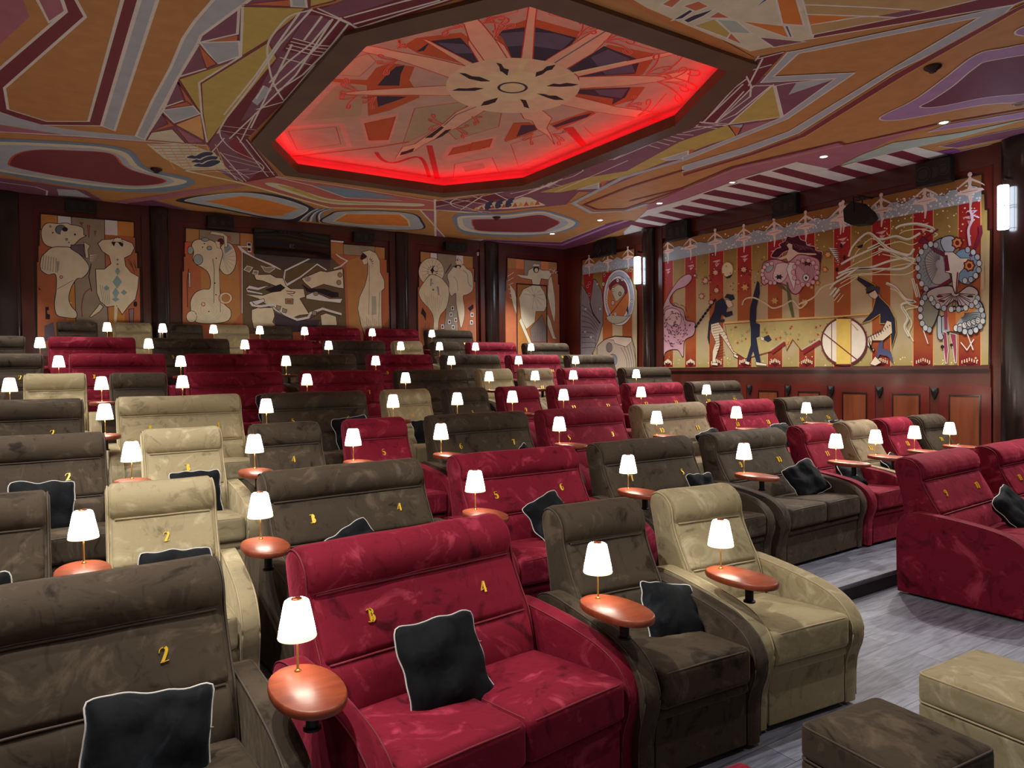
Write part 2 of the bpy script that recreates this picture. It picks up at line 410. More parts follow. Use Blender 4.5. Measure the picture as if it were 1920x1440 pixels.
# net of lines beside the frame
band = [(583, 17), (500, 135), (410, 240), (388, 270), (418, 306), (458, 342), (522, 330), (476, 262), (660, 70), (960, -22), (800, -40), (640, 4)]
F(mar2, 'p', band)
F(pur, '2', [(390, 110), (500, 120), (380, 300), (270, 280)]); F(pur, '2', [(490, 125), (560, 150), (430, 310), (370, 300)]); F(pur, '2', [(470, 75), (800, -60), (1500, -140), (620, 130)])
F(pur, '2', [(190, 380), (430, 420), (240, 640), (0, 850), (-120, 920)]); F(gry, '2', [(-30, 760), (60, 640), (120, 670), (10, 790)])
F(pur, '5', [(520, 240), (580, 150), (760, 240), (860, 390), (780, 470), (700, 480), (560, 400)]); F((112, 40, 50), '5', [(640, 230), (700, 200), (770, 300), (830, 350), (720, 320)])
for pts in ([(420, 65), (180, 330), (-20, 620), (-220, 880), (-290, 1000)], [(330, 90), (110, 400), (0, 560), (-240, 860)], [(575, 140), (300, 560), (0, 850), (-200, 1040)], [(400, 70), (600, 135), (760, 205)], [(460, 60), (700, 170), (750, 210)],
            [(495, 120), (360, 300)], [(275, 285), (480, 340), (560, 345)], [(260, 310), (470, 360), (550, 370)], [(245, 335), (455, 385), (540, 395)], [(225, 360), (440, 410), (520, 420)], [(180, 430), (430, 490)],
            [(640, 130), (470, 340), (280, 520), (130, 650)], [(690, 180), (540, 370), (350, 560), (160, 680)], [(560, 150), (420, 320), (230, 470), (100, 620)], [(760, 210), (1100, 100), (1560, -40)], [(660, 130), (1100, 10), (1400, -60)], [(730, 180), (1380, 0)],
            [(740, 220), (640, 350), (430, 500), (200, 770)], [(200, 765), (0, 820)], [(60, 640), (0, 740)], [(270, 330), (-40, 960)]):
    Ln(wht, '2', pts, .022)
Ln(wht, '2', [(410, 75), (250, 120), (140, 240), (90, 330), (90, 450), (130, 620), (205, 750)], .022, False, 1)
for pts in ([(580, 150), (820, 190)], [(590, 120), (830, 150)], [(720, 230), (760, 150), (820, 40)], [(590, 290), (760, 480)], [(620, 200), (540, 290), (700, 470)], [(700, 190), (860, 400), (900, 450)], [(760, 210), (940, 440)], [(610, 300), (850, 370)],
            [(640, 340), (870, 395)], [(520, 400), (940, 420)], [(560, 370), (740, 480)], [(650, 380), (780, 460)], [(480, 420), (780, 400)]):
    Ln(wht, '5', pts, .018)
Ln(wht, '5', [(590, 140), (600, 200), (680, 280), (830, 350), (870, 400), (760, 435), (560, 415)], .018, False, 1)
Ln((140, 100, 60), 'p', [(984, -38), (663, 65), (470, 259), (532, 337)], .07)
# feathers
F(crm, '5', [(120, 240), (380, 235), (560, 300), (640, 400), (380, 410), (230, 330)])
for k in range(9): Ln((150, 70, 60), '5', [(140+k*28, 248+k*19), (420+k*22, 250+k*18)], .018)
for k in range(7): Ln((176, 140, 90), '5', [(200+k*60, 240), (300+k*55, 400)], .014)
for x, y in ((370, 325), (400, 352), (415, 378)):
    F((42, 52, 74), '5', [(x, y), (x+40, y-18), (x+60, y-12), (x+90, y-28), (x+130, y-38), (x+180, y-32), (x+175, y-15), (x+120, y+8), (x+60, y+10)], 1, crm, .03)
# lower left oval
F(blu, '1', [(-200, 790), (0, 778), (400, 798), (600, 815), (740, 848), (800, 920), (870, 960), (1000, 985), (1095, 1015), (1060, 1050), (940, 1078), (750, 1080), (500, 1058), (200, 1015), (0, 975), (-200, 960)], 1)
F(crm, '1', [(-200, 800), (0, 795), (400, 812), (600, 830), (715, 862), (775, 930), (860, 972), (1000, 1002), (1052, 1020), (1000, 1040), (850, 1058), (700, 1060), (450, 1035), (0, 965), (-200, 945)], 1)
F(gry, '1', [(-150, 860), (0, 815), (400, 828), (580, 842), (700, 885), (760, 945), (980, 1015), (860, 1050), (700, 1052), (400, 1015), (0, 950)], 1)
F(mar, '1', [(50, 915), (90, 868), (200, 842), (400, 845), (620, 862), (690, 925), (760, 962), (930, 1012), (860, 1038), (700, 1040), (400, 1000), (200, 965), (70, 935)], 1, (160, 80, 60), .03)
F(pur, '1', [(-200, 985), (0, 1000), (230, 1030), (480, 1068), (610, 1145), (300, 1115), (0, 1075), (-200, 1050)], 0, pnk, .03)
F(gry, '1', [(320, 1062), (430, 1068), (510, 1110), (330, 1098)]); Ln(wht, '1', [(-100, 1010), (200, 1050), (265, 1072), (262, 1098)], .03)
F(pnk, '1', [(605, 1138), (720, 1152), (1400, 1042), (1300, 1035)]); F(pnk, '1', [(640, 1150), (850, 1120), (760, 1160)])
F(pl2, '5', [(0, 618), (165, 598), (500, 690), (900, 720), (1300, 765), (1920, 830), (1920, 870), (0, 650)]); Ln(blu, '5', [(160, 600), (500, 692), (1300, 768), (1900, 815)], .03)
# strips below the frame
F((148, 84, 78), '5', [(740, 486), (950, 450), (1300, 500), (1920, 592), (1990, 600), (1990, 660), (1300, 642)])
F(crm, '5', [(880, 492), (1000, 500), (1300, 592), (1600, 612), (1880, 622), (1870, 640), (1600, 632), (1300, 622), (1000, 540)], 1); F(olv, '5', [(960, 503), (1100, 530), (1300, 600), (1700, 625), (1300, 612), (1100, 555)], 1)
F(blu, '5', [(1160, 500), (1480, 535), (1760, 592), (1400, 580)]); Ln(wht, '5', [(950, 452), (1180, 505), (1400, 584), (1760, 604)], .03)
Ln((196, 170, 140), '5', [(370, 410), (740, 492), (1290, 648), (1920, 662), (2000, 664), (2300, 690)], .075)
Ln(wht, '5', [(950, 448), (1300, 498), (2000, 612)], .03)
# ovals along the back
F(nav, '5', [(300, 600), (420, 572), (760, 543), (1000, 572), (1150, 625), (1215, 670), (1150, 720), (1040, 742), (850, 712), (600, 660), (380, 622)], 1, och, .03)
F(gry, '5', [(370, 600), (500, 572), (740, 552), (960, 583), (1110, 630), (1155, 660), (1090, 705), (1020, 722), (850, 700), (600, 648), (420, 615)], 1, wht, .03)
F((172, 108, 55), '5', [(500, 606), (740, 573), (900, 600), (1095, 655), (985, 700), (880, 698), (650, 640)], 0, (200, 130, 80), .03)
for k in range(9):
    Ln([nav, wht, blu][k % 3], '5', [(1085+k*22, 730+k*2), (1130+k*14, 700), (1170+k*12, 672), (1210+k*14, 655)], .04, False, 1)
F(gry, '5', [(1245, 740), (1300, 692), (1360, 672), (1600, 668), (1830, 688), (1890, 740), (1890, 785), (1700, 790), (1450, 770)], 1, nav, .05)
F((172, 108, 55), '5', [(1322, 735), (1400, 688), (1750, 690), (1800, 728), (1812, 768), (1500, 757)], 0, (200, 170, 140), .04)
F(pnk, '6', [(310, 325), (395, 405), (396, 330)]); F(pnk, '6', [(398, 425), (398, 505), (475, 515)]); Ln(wht, '6', [(397, 250), (399, 508)], .05); Ln(wht, '6', [(300, 318), (475, 512)], .035)
F(pur, '6', [(402, 262), (600, 245), (970, 178), (1370, 60), (1500, 20), (1240, 285), (720, 338), (402, 322)])
F(mar2, '6', [(402, 265), (640, 245), (760, 215), (880, 240), (560, 290), (402, 288)])
for pts in ([(402, 262), (970, 175)], [(430, 255), (700, 335)], [(520, 250), (820, 300)], [(640, 232), (840, 300)], [(780, 212), (880, 262)], [(560, 320), (700, 230), (1000, 170)], [(402, 300), (620, 255)], [(880, 215), (1200, 150)], [(1000, 205), (1240, 110)], [(1080, 130), (1200, 155)],
            [(1280, 85), (1330, 60), (1360, 25)], [(900, 250), (1300, 90), (1500, 10)], [(1040, 150), (1160, 180)], [(700, 310), (990, 215), (1300, 95)], [(402, 318), (730, 340)]):
    Ln(wht, '6', pts, .03)
Ln(wht, '6', [(540, 245), (495, 275), (560, 310), (760, 335)], .03, False, 1)
F(crm, '6', [(880, 262), (960, 235), (1010, 240), (1110, 290), (880, 312), (640, 320), (680, 295), (760, 270)])
for k in range(12): F((150, 70, 55) if k % 2 else (178, 130, 70), '6', [(640+k*36, 322-k*3), (660+k*36, 300-k*4), (676+k*36, 318-k*3)])
for k in range(3):
    x = 715+k*66; y = 285-k*8; F((44, 52, 74), '6', [(x, y+15), (x+8, y-8), (x+34, y-24), (x+66, y-28), (x+48, y-8), (x+52, y+2), (x+36, y+8), (x+44, y+20), (x+20, y+34), (x+4, y+32)])
F(blu, '6', [(512, 385), (525, 355), (600, 340), (850, 342), (1050, 320), (1180, 342), (1325, 402), (1230, 458), (1000, 490), (700, 485), (560, 460)], 1)
F(crm, '6', [(540, 388), (560, 360), (700, 354), (870, 352), (1060, 330), (1160, 348), (1300, 402), (1200, 456), (1000, 478), (720, 472), (570, 445)], 1)
F(gry, '6', [(575, 388), (600, 368), (870, 362), (1070, 340), (1150, 355), (1255, 402), (1150, 455), (1000, 470), (720, 462), (600, 432)], 1)
F(mar, '6', [(635, 390), (660, 380), (860, 376), (980, 360), (1080, 352), (1150, 375), (1196, 402), (1130, 440), (1050, 462), (700, 455), (645, 425)], 1, (160, 80, 60), .03)
F(pl2, '6', [(470, 515), (690, 508), (1200, 527), (1490, 412), (1600, 385), (1660, 420), (1240, 585), (600, 560)]); F(gry, '6', [(560, 510), (720, 505), (670, 530)]); Ln(lil, '6', [(700, 520), (1210, 545), (1500, 430), (1640, 385)], .09); Ln(wht, '6', [(690, 508), (1200, 527), (1490, 412)], .03)
# right hand triangles
F(pur, '3', [(480, 1430), (780, 1230), (1230, 1080), (1630, 920), (1990, 540), (2080, 560), (2400, 600), (2380, 700), (1920, 1030), (1240, 1290), (860, 1440)])
F(mar2, '3', [(760, 1250), (1250, 1060), (1590, 930), (1930, 600), (1960, 640), (1660, 930), (1350, 1050), (1000, 1180)])
F(mar2, '4', [(15, 700), (100, 640), (340, 410), (420, 320), (580, 285), (400, 480), (170, 690)])
F(olv, '3', [(450, 1440), (800, 1330), (1100, 1280), (1500, 1060), (1870, 930), (1950, 990), (1200, 1285), (800, 1400), (600, 1440)])
F(olv, '4', [(510, 475), (260, 697), (555, 655)], 0, wht, .03); F(olv, '4', [(-10, 800), (60, 770), (255, 702), (300, 768), (0, 850)])
F(pur, '4', [(600, 465), (865, 437), (565, 650), (520, 480)], 0, wht, .025); F(gry, '4', [(595, 530), (640, 462), (860, 440)]); F(pur, '4', [(400, 480), (500, 477), (300, 640), (190, 688)], 0, wht, .025)
F(ora, '4', [(258, 702), (340, 696), (305, 767)], 0, ink, .02); F(gry, '4', [(262, 704), (340, 697), (330, 715)]); F(pnk, '4', [(345, 700), (540, 665), (320, 765)])
F(gry, '3', [(1360, 1190), (1560, 1130), (1560, 1180), (1420, 1200)], 0, wht, .03); F(ora, '3', [(1250, 1270), (1500, 1190), (1290, 1280)]); F(ora, '3', [(1570, 1120), (1610, 1115), (1575, 1175)])
F(gry, '3', [(730, 1420), (890, 1370), (890, 1410)], 0, wht, .03); F(ora, '3', [(905, 1360), (960, 1350), (915, 1400)])
for pts in ([(430, 310), (350, 410), (385, 480), (380, 540), (300, 600), (180, 690)], [(450, 325), (370, 480)], [(340, 405), (500, 360)], [(15, 700), (105, 635), (350, 400)], [(60, 690), (240, 530), (360, 440)], [(0, 720), (260, 698)], [(60, 680), (260, 695)], [(0, 745), (200, 700)], [(110, 690), (340, 470)],
            [(410, 330), (570, 290)]):
    Ln(wht, '4', pts, .022)
for pts in ([(780, 1230), (770, 1280), (700, 1320), (500, 1380)], [(800, 1225), (1000, 1190), (1230, 1080), (1600, 930)], [(1000, 1195), (1440, 1010), (1640, 930)], [(1230, 1075), (1350, 1110)], [(1290, 1050), (1420, 1085)], [(1330, 1030), (1470, 1060)], [(1390, 1010), (1530, 1040)], [(1440, 1000), (1600, 1010)], [(1620, 910), (1850, 940)], [(1600, 940), (1780, 960)],
            [(1680, 910), (1920, 640)], [(1770, 910), (1980, 680)], [(470, 1360), (620, 1395)], [(400, 1390), (560, 1400)], [(560, 1440), (1110, 1200)]):
    Ln(wht, '3', pts, .022)
Ln((150, 100, 58), 'p', [(970, -52), (1170, -14), (1402, 112)], .16)
F(crm, '4', [(-420, -90), (-200, 40), (0, 128), (380, 285), (730, 215), (700, -90)])
for c, pts in ((ora, [(140, 97), (200, 60), (270, 97)]), (ora, [(150, 172), (270, 175), (335, 245)]), (tea, [(190, 105), (300, 110), (390, 185), (270, 180)]), ((170, 105, 50), [(330, 115), (570, 140), (600, 210)]), ((60, 74, 100), [(570, 140), (595, 140), (620, 205), (600, 205)]),
   ((170, 105, 50), [(520, -30), (635, -30), (683, 140), (560, 130)]), (pur, [(430, 205), (690, 230), (510, 262)]), (nav, [(-60, 110), (20, 60), (100, 10), (110, 25), (0, 100)]), (nav, [(0, 110), (60, 80), (180, 45), (120, 85), (30, 125)]), (ora, [(0, 30), (90, 0), (150, 30), (70, 60)]),
   ((60, 74, 100), [(410, 35), (480, -30), (520, -30)]), (ora, [(-120, 20), (-40, -30), (20, -30), (-60, 40)]), (olv, [(60, 140), (180, 100), (270, 180), (250, 210)])):
    F(c, '4', pts, 0, wht, .02)
F((150, 130, 90), '4', [(680, 60), (660, -90), (1920, -90), (1750, 0), (1400, 60), (735, 195)]); F((170, 105, 50), '4', [(690, 80), (950, 88), (725, 145)]); F(pur, '4', [(1100, 85), (1280, 50), (1400, 60), (1230, 92)])
for pts in ([(690, 75), (1000, 85), (1230, 95)], [(670, 20), (1030, 35), (1280, 50)], [(720, 135), (1000, 90), (1100, 85)], [(660, -60), (730, 210)]): Ln(wht, '4', pts, .02)
F(mar, '4', [(730, 212), (735, 190), (1400, 55), (1750, -30), (2100, -90), (2000, -30), (1860, 22)], 0, wht, .02)
F(gry, '4', [(440, 460), (590, 290), (650, 280), (1865, 22), (1745, 130), (1190, 400), (650, 745), (380, 850), (0, 965), (0, 930), (350, 825), (600, 735), (1190, 375), (1670, 92), (650, 297), (510, 427), (970, 405), (590, 665), (280, 790), (0, 905), (0, 880), (270, 775), (560, 655), (860, 437)], 0, wht, .02)
F(mar, '4', [(0, 975), (380, 858), (655, 757), (1195, 412), (1870, 40), (2100, -60), (2100, -30), (1900, 50), (1240, 425), (690, 765), (400, 868), (0, 990)], 0, (170, 130, 80), .015)
F(lil, '4', [(1112, 655), (1300, 560), (1480, 430), (1640, 310), (1780, 272), (2100, 255), (2100, 540), (1700, 585), (1340, 652), (1170, 675)], 1, wht, .02)
F(pl2, '4', [(1335, 598), (1400, 560), (1520, 480), (1640, 380), (1740, 335), (2100, 305), (2100, 490), (1700, 545), (1450, 595)], 1, wht, .02); F(lil, '4', [(1870, 175), (1920, 145), (2050, 110), (2050, 200), (1900, 195)], 1, wht, .02)
F(pnk, '4', [(-200, 1150), (0, 1065), (290, 940), (640, 860), (880, 800), (910, 812), (1440, 695), (1160, 790), (830, 948), (650, 905), (350, 990), (0, 1120), (-200, 1180)])
Ln(mar, '4', [(-300, 1130), (0, 1055), (280, 937), (880, 797), (915, 812), (1440, 694), (2050, 590)], .055); Ln((180, 140, 100), '4', [(-300, 1140), (0, 1066), (290, 950), (870, 822), (1430, 710)], .015)
F(tea, '4', [(885, 928), (1000, 870), (1180, 800), (1580, 740), (2000, 650), (1580, 765), (1060, 885)]); F(lil, '4', [(1380, 740), (1480, 700), (2050, 605), (2050, 640)], 0, wht, .015)
F(pur, '4', [(1440, 820), (1700, 755), (2050, 690), (2050, 730), (1540, 830)], 0, wht, .015); F(pur, '4', [(1540, 850), (2050, 745), (2050, 780), (1600, 860)], 0, wht, .015); F((104, 60, 104), '4', [(1430, 852), (1530, 832), (1590, 858), (1500, 880)])
F(wht, '4', [(-330, 1300), (-200, 1180), (0, 1122), (340, 998), (640, 908), (830, 948), (1060, 885), (1310, 822), (1530, 878), (1100, 985), (0, 1245), (-330, 1328)])
for s in ([(1145, 865), (1235, 843), (1430, 903), (1350, 922)], [(975, 910), (1075, 888), (1265, 943), (1180, 965)], [(810, 952), (880, 930), (1095, 985), (1010, 1005)], [(500, 960), (570, 938), (920, 1028), (830, 1048)],
          [(345, 1003), (430, 978), (775, 1058), (690, 1080)], [(250, 1045), (320, 1028), (630, 1090), (545, 1110)], [(110, 1087), (180, 1064), (495, 1122), (410, 1142)], [(40, 1130), (100, 1113), (370, 1165), (290, 1185)], [(-60, 1168), (0, 1150), (240, 1190), (160, 1212)],
          [(-140, 1195), (-90, 1182), (110, 1218), (30, 1238)], [(-250, 1225), (-190, 1210), (0, 1242), (-70, 1262)], [(-330, 1252), (-290, 1240), (-120, 1270), (-180, 1290)]):
    F(mar2, '4', s)
Ln(gry, '6', [(1995, -5), (1600, 112), (1285, 275), (1400, 335), (1620, 325), (1760, 280)], .11); Ln(mar, '6', [(1995, 62), (1640, 172), (1355, 285), (1440, 318), (1625, 312), (1995, 180)], .07)
ceil = cc.finish('ceiling'); tag(ceil, 'ceiling painted with angular and oval patterns', kind='structure')
# sinking behind the opening: side walls, dome plane, frame
REC = offset_poly(OCT_IN, -.36); ZD = ZC+.29
bm = bmesh.new()
lo = [bm.verts.new((x, y, ZC+.06)) for x, y in REC]; hi = [bm.verts.new((x, y, ZD)) for x, y in REC]
for k in range(8): bm.faces.new([lo[k], lo[(k+1) % 8], hi[(k+1) % 8], hi[k]])
obj('recess_wall', bm, simple('recess_plaster', (196, 170, 150), .7), ceil, False)
bm = bmesh.new(); ZF = ZC-.045
ring_fill(bm, OCT_OUT, OCT_IN, ZF, 0)
def wallring(P, z0, z1):
    a = [bm.verts.new((x, y, z0)) for x, y in P]; b = [bm.verts.new((x, y, z1)) for x, y in P]
    for k in range(len(P)): bm.faces.new([a[k], a[(k+1) % len(P)], b[(k+1) % len(P)], b[k]])
wallring(OCT_OUT, ZF, ZC); wallring(OCT_IN, ZF, ZC+.10); wallring(offset_poly(OCT_IN, -.03), ZC+.06, ZC+.10)
ring2 = offset_poly(OCT_IN, -.03)
a = [bm.verts.new((x, y, ZC+.10)) for x, y in OCT_IN]; b = [bm.verts.new((x, y, ZC+.10)) for x, y in ring2]
for k in range(8): bm.faces.new([a[k], a[(k+1) % 8], b[(k+1) % 8], b[k]])
a = [bm.verts.new((x, y, ZC+.06)) for x, y in ring2]; b = [bm.verts.new((x, y, ZC+.06)) for x, y in REC]
for k in range(8): bm.faces.new([a[k], a[(k+1) % 8], b[(k+1) % 8], b[k]])
obj('octagonal_frame', bm, M_frame, ceil, False)
bm = bmesh.new(); P = offset_poly(OCT_IN, -.20)
a = [bm.verts.new((x, y, ZC+.075)) for x, y in P]; b = [bm.verts.new((x, y, ZC+.125)) for x, y in P]
for k in range(8): bm.faces.new([a[k], a[(k+1) % 8], b[(k+1) % 8], b[k]])
obj('red_light_strip', bm, emit('red_light_strip', (255, 20, 46), 15.0), ceil, False)
PGAIN = 1.3
dm = Canvas(lambda x, y: hitZ(x, y, ZD), 2, ZD, -1)
sal = (164, 146, 130); hub = (196, 176, 146); lgr = (150, 142, 116); dor = (160, 84, 46); rdl = (170, 50, 42); pk2 = (190, 142, 128)
dm.add2(sal, [REC])
F = dm.fill; Ln = dm.line
F(dor, '2', [(560, 590), (830, 600), (900, 510), (1000, 470), (1190, 500), (1150, 600), (1230, 730), (1000, 830), (840, 870), (830, 640), (560, 612)])
F(dor, '2', [(1110, 340), (1200, 285), (1540, 243), (1620, 300), (1700, 465), (1560, 480), (1210, 400)]); F(dor, '3', [(90, 232), (350, 148), (350, 440), (230, 440)]); F(dor, '3', [(405, 140), (770, 242), (730, 300), (480, 455), (395, 450)])
F(dor, '3', [(650, 510), (960, 335), (1330, 405), (1220, 560), (1100, 580), (740, 575)]); F(dor, '3', [(730, 660), (1240, 652), (1170, 745), (980, 800), (700, 720)])
F(dor, '3', [(180, 1050), (250, 920), (370, 915), (450, 960), (380, 1005), (190, 1065)]); F(dor, '3', [(520, 930), (640, 890), (830, 825), (870, 850), (760, 900), (580, 975)]); F(rdl, '3', [(620, 960), (700, 950), (800, 1080), (760, 1100)])
for c, v, pts in ((nav, '2', [(910, 642), (980, 560), (1050, 500), (1115, 490), (1085, 560), (1075, 642)]), (nav, '2', [(905, 720), (1135, 725), (915, 802)]), (nav, '2', [(1200, 388), (1320, 305), (1535, 283), (1570, 322), (1700, 465), (1620, 482), (1300, 320), (1260, 380)]),
   (nav, '3', [(115, 237), (335, 203), (330, 442), (240, 440), (180, 290)]), (nav, '3', [(412, 203), (725, 283), (690, 330), (485, 455), (395, 450)]), (nav, '3', [(665, 515), (930, 345), (1200, 450), (1165, 552), (740, 577)]),
   (nav, '3', [(738, 672), (1130, 655), (1090, 730), (990, 785), (1000, 740), (735, 702)]), (nav, '3', [(540, 945), (700, 880), (845, 845), (800, 880), (570, 955)]), (nav, '3', [(272, 1027), (310, 938), (430, 938), (435, 968)])):
    F(c, v, pts)
slb = (78, 78, 100)
for v, pts in (('3', [(150, 250), (333, 235), (333, 340), (200, 350)]), ('3', [(410, 240), (560, 250), (700, 290), (610, 375), (400, 345)]), ('3', [(830, 430), (960, 370), (1120, 440), (1165, 545), (940, 560)]), ('3', [(860, 675), (1110, 665), (1060, 735), (900, 712)]), ('2', [(1360, 320), (1560, 330), (1640, 400), (1500, 400)])):
    F(slb, v, pts)
F(lgr, '2', [(1190, 812), (1540, 765), (1590, 790), (1380, 950), (1100, 1085)], 0, rdl, .012); F(lgr, '2', [(1420, 965), (1720, 825), (1840, 850), (1820, 950), (1500, 1045)], 0, rdl, .012)
F(lgr, '2', [(600, 640), (830, 650), (780, 870), (350, 905)]); F((168, 152, 128), '2', [(640, 470), (840, 400), (900, 460), (780, 570), (590, 560)], 0, (150, 110, 100), .012)
F(pk2, '2', [(780, 900), (830, 880), (1070, 850), (1060, 900), (1000, 1075), (830, 1080)]); F(dor, '2', [(815, 925), (1045, 875), (990, 1048), (850, 1052)], 0, rdl, .018)
F(pk2, '2', [(1390, 1185), (1440, 1090), (1800, 1020), (1790, 1110), (1450, 1210)]); F(dor, '2', [(1442, 1165), (1482, 1108), (1772, 1040), (1750, 1102)], 0, rdl, .018); F(dor, '3', [(-60, 1070), (90, 1040), (80, 1080), (0, 1120), (-80, 1130)], 0, rdl, .015)
Ln(pk2, '2', [(180, 960), (640, 930), (700, 1100), (280, 1160), (180, 960)], .09); Ln(rdl, '2', [(240, 982), (600, 952), (637, 1080), (310, 1125)], .012, True); F((168, 140, 126), '2', [(345, 1020), (500, 1000), (542, 1058), (395, 1075)])
Ln(dor, '2', [(0, 1200), (500, 1150), (930, 1100), (1150, 1062)], .05); Ln(rdl, '2', [(900, 1140), (950, 1200), (1040, 1220), (1230, 1180), (1300, 1330)], .07, False, 1); Ln(rdl, '2', [(1300, 1090), (1360, 1340)], .10)
F((190, 140, 128), '2', [(1480, 1330), (1490, 1230), (1770, 1180), (1820, 1290)], 0, rdl, .012); F((160, 130, 118), '2', [(1550, 1250), (1700, 1220), (1720, 1260), (1570, 1290)])
Ln(pk2, '3', [(740, 940), (880, 850), (1100, 830)], .05); Ln((200, 60, 50), '3', [(230, 1080), (290, 1250), (720, 1060), (640, 960), (230, 1080)], .014); Ln((200, 60, 50), '3', [(780, 950), (850, 1020), (1240, 880), (1400, 700)], .014)
Ln((190, 90, 80), '3', [(520, 60), (520, 110), (700, 150), (1000, 230)], .014); Ln((190, 90, 80), '3', [(290, 30), (280, 90), (60, 140)], .014); Ln((190, 90, 80), '3', [(1040, 300), (1310, 380), (1460, 360)], .014)
rays = [('3', [(308, 445), (350, 150), (372, 8), (432, 20), (415, 150), (395, 455)]), ('3', [(240, 440), (185, 340), (105, 285), (0, 160), (-80, 130), (-90, 330), (0, 480), (60, 475)]), ('3', [(480, 460), (600, 385), (680, 340), (920, 190), (1015, 225), (960, 290), (850, 395), (650, 515), (560, 540)]),
        ('3', [(700, 545), (1480, 375), (1540, 388), (740, 572)]), ('3', [(738, 577), (1100, 566), (1330, 570), (1580, 520), (1560, 610), (1330, 612), (1100, 640), (748, 662)]), ('3', [(690, 715), (930, 775), (1020, 800), (1300, 840), (1180, 880), (1020, 860), (820, 830), (590, 780)]),
        ('3', [(300, 835), (330, 890), (390, 905), (430, 970), (500, 1010), (560, 1085), (530, 1010), (500, 960), (540, 885), (460, 820)]), ('2', [(800, 335), (900, 350), (1075, 388), (1300, 430), (1600, 500), (1600, 600), (1440, 578), (1220, 500), (1020, 435), (790, 385)]),
        ('2', [(640, 702), (780, 680), (1160, 655), (1420, 640), (1480, 690), (1450, 716), (1190, 712), (900, 712), (780, 708)]), ('2', [(1040, 1195), (1100, 1100), (1190, 1080), (1400, 930), (1500, 840), (1600, 790), (1720, 825), (1500, 960), (1250, 1090), (1190, 1130)]),
        ('2', [(1240, 288), (1290, 300), (1640, 480), (1580, 500)]), ('2', [(1500, 150), (1560, 180), (1600, 300), (1720, 465), (1900, 460), (1790, 290), (1700, 180), (1640, 120)])]
for v, pts in rays: F((200, 164, 138), v, pts, 0, rdl, .014)
def circ(cx, cy, rx, ry, n=40): return [(cx+rx*math.cos(2*math.pi*k/n), cy+ry*math.sin(2*math.pi*k/n)) for k in range(n)]
F(hub, 'p', circ(962, 160, 126, 52)); F((206, 186, 150), 'p', circ(962, 161, 70, 28))
Ln((206, 186, 140), '3', [(340, 440), (250, 640)], .07); Ln((206, 186, 140), '3', [(1100, 460), (350, 620)], .04)
for v, pts in (('3', [(120, 468), (160, 478), (180, 510), (217, 520), (205, 567), (170, 540), (150, 530), (145, 500)]), ('3', [(415, 575), (422, 540), (470, 525), (500, 497), (568, 483), (540, 520), (500, 530), (470, 555)]), ('3', [(497, 645), (550, 625), (600, 630), (650, 620), (742, 632), (690, 645), (600, 650)]),
   ('3', [(427, 700), (480, 703), (520, 715), (570, 715), (633, 748), (560, 748), (500, 730)]), ('3', [(300, 742), (345, 750), (355, 775), (370, 812), (330, 800), (322, 775)]), ('3', [(5, 792), (30, 760), (80, 745), (137, 730), (115, 765), (60, 785)]),
   ('2', [(1522, 545), (1570, 548), (1620, 570), (1680, 575), (1760, 608), (1690, 610), (1600, 590)]), ('2', [(1467, 678), (1520, 660), (1580, 662), (1640, 655), (1712, 660), (1640, 680), (1560, 680)]), ('2', [(1078, 1165), (1090, 1140), (1130, 1130), (1190, 1107), (1175, 1135), (1120, 1155)])):
    F(ink, v, pts)
Ln(nav, 'p', circ(961, 164, 26, 9.6), .035, True)
F(ink, '2', [(1265, 1035), (1390, 945), (1410, 955), (1320, 1030)]); F(ink, '2', [(1330, 1050), (1420, 975), (1470, 965), (1400, 1020)]); Ln((96, 100, 110), '2', [(1410, 940), (1500, 860), (1650, 800)], .02); Ln((96, 100, 110), '3', [(560, 470), (960, 220)], .02)
# curled plumes round the rays
def curl(v, x, y, dx, dy):
    for k in (-1, 0, 1):
        c_, s_ = math.cos(k*.38), math.sin(k*.38); ux, uy = dx*c_-dy*s_, dx*s_+dy*c_; h_ = 1 if k >= 0 else -1
        Ln((214, 120, 104), v, [(x+ux*a-uy*h_*b, y+uy*a+ux*h_*b*.6) for a, b in ((0, 0), (.45, -.03), (.8, .06), (1.0, .2), (.95, .34), (.8, .3), (.72, .16))], .03, False, 1)
        Ln(rdl, v, [(x+ux*a-uy*h_*b, y+uy*a+ux*h_*b*.6) for a, b in ((0, 0), (.45, -.03), (.8, .06), (1.0, .2), (.95, .34), (.8, .3), (.72, .16))], .012, False, 1)
for a in (('3', 110, 280, 60, -150), ('3', 740, 270, 90, -90), ('3', 930, 310, 220, -30), ('3', 1240, 560, 170, -80), ('3', 1330, 570, 300, -70), ('3', 1330, 610, 240, 30), ('3', 1100, 800, 100, -40), ('3', 1180, 870, 150, -50), ('3', 400, 1000, -60, 60), ('3', 540, 1000, 100, 40),
          ('2', 1550, 200, -160, -30), ('2', 1700, 170, 150, -60), ('2', 1060, 360, 50, -40), ('2', 1060, 450, -140, 40), ('2', 760, 680, -130, -30), ('2', 760, 715, -120, 40), ('2', 900, 720, -80, 60), ('2', 1400, 930, -110, -20), ('2', 1620, 870, 60, 40), ('2', 1500, 960, 90, 30)): curl(*a)
dm.finish('painted_dome', ceil)
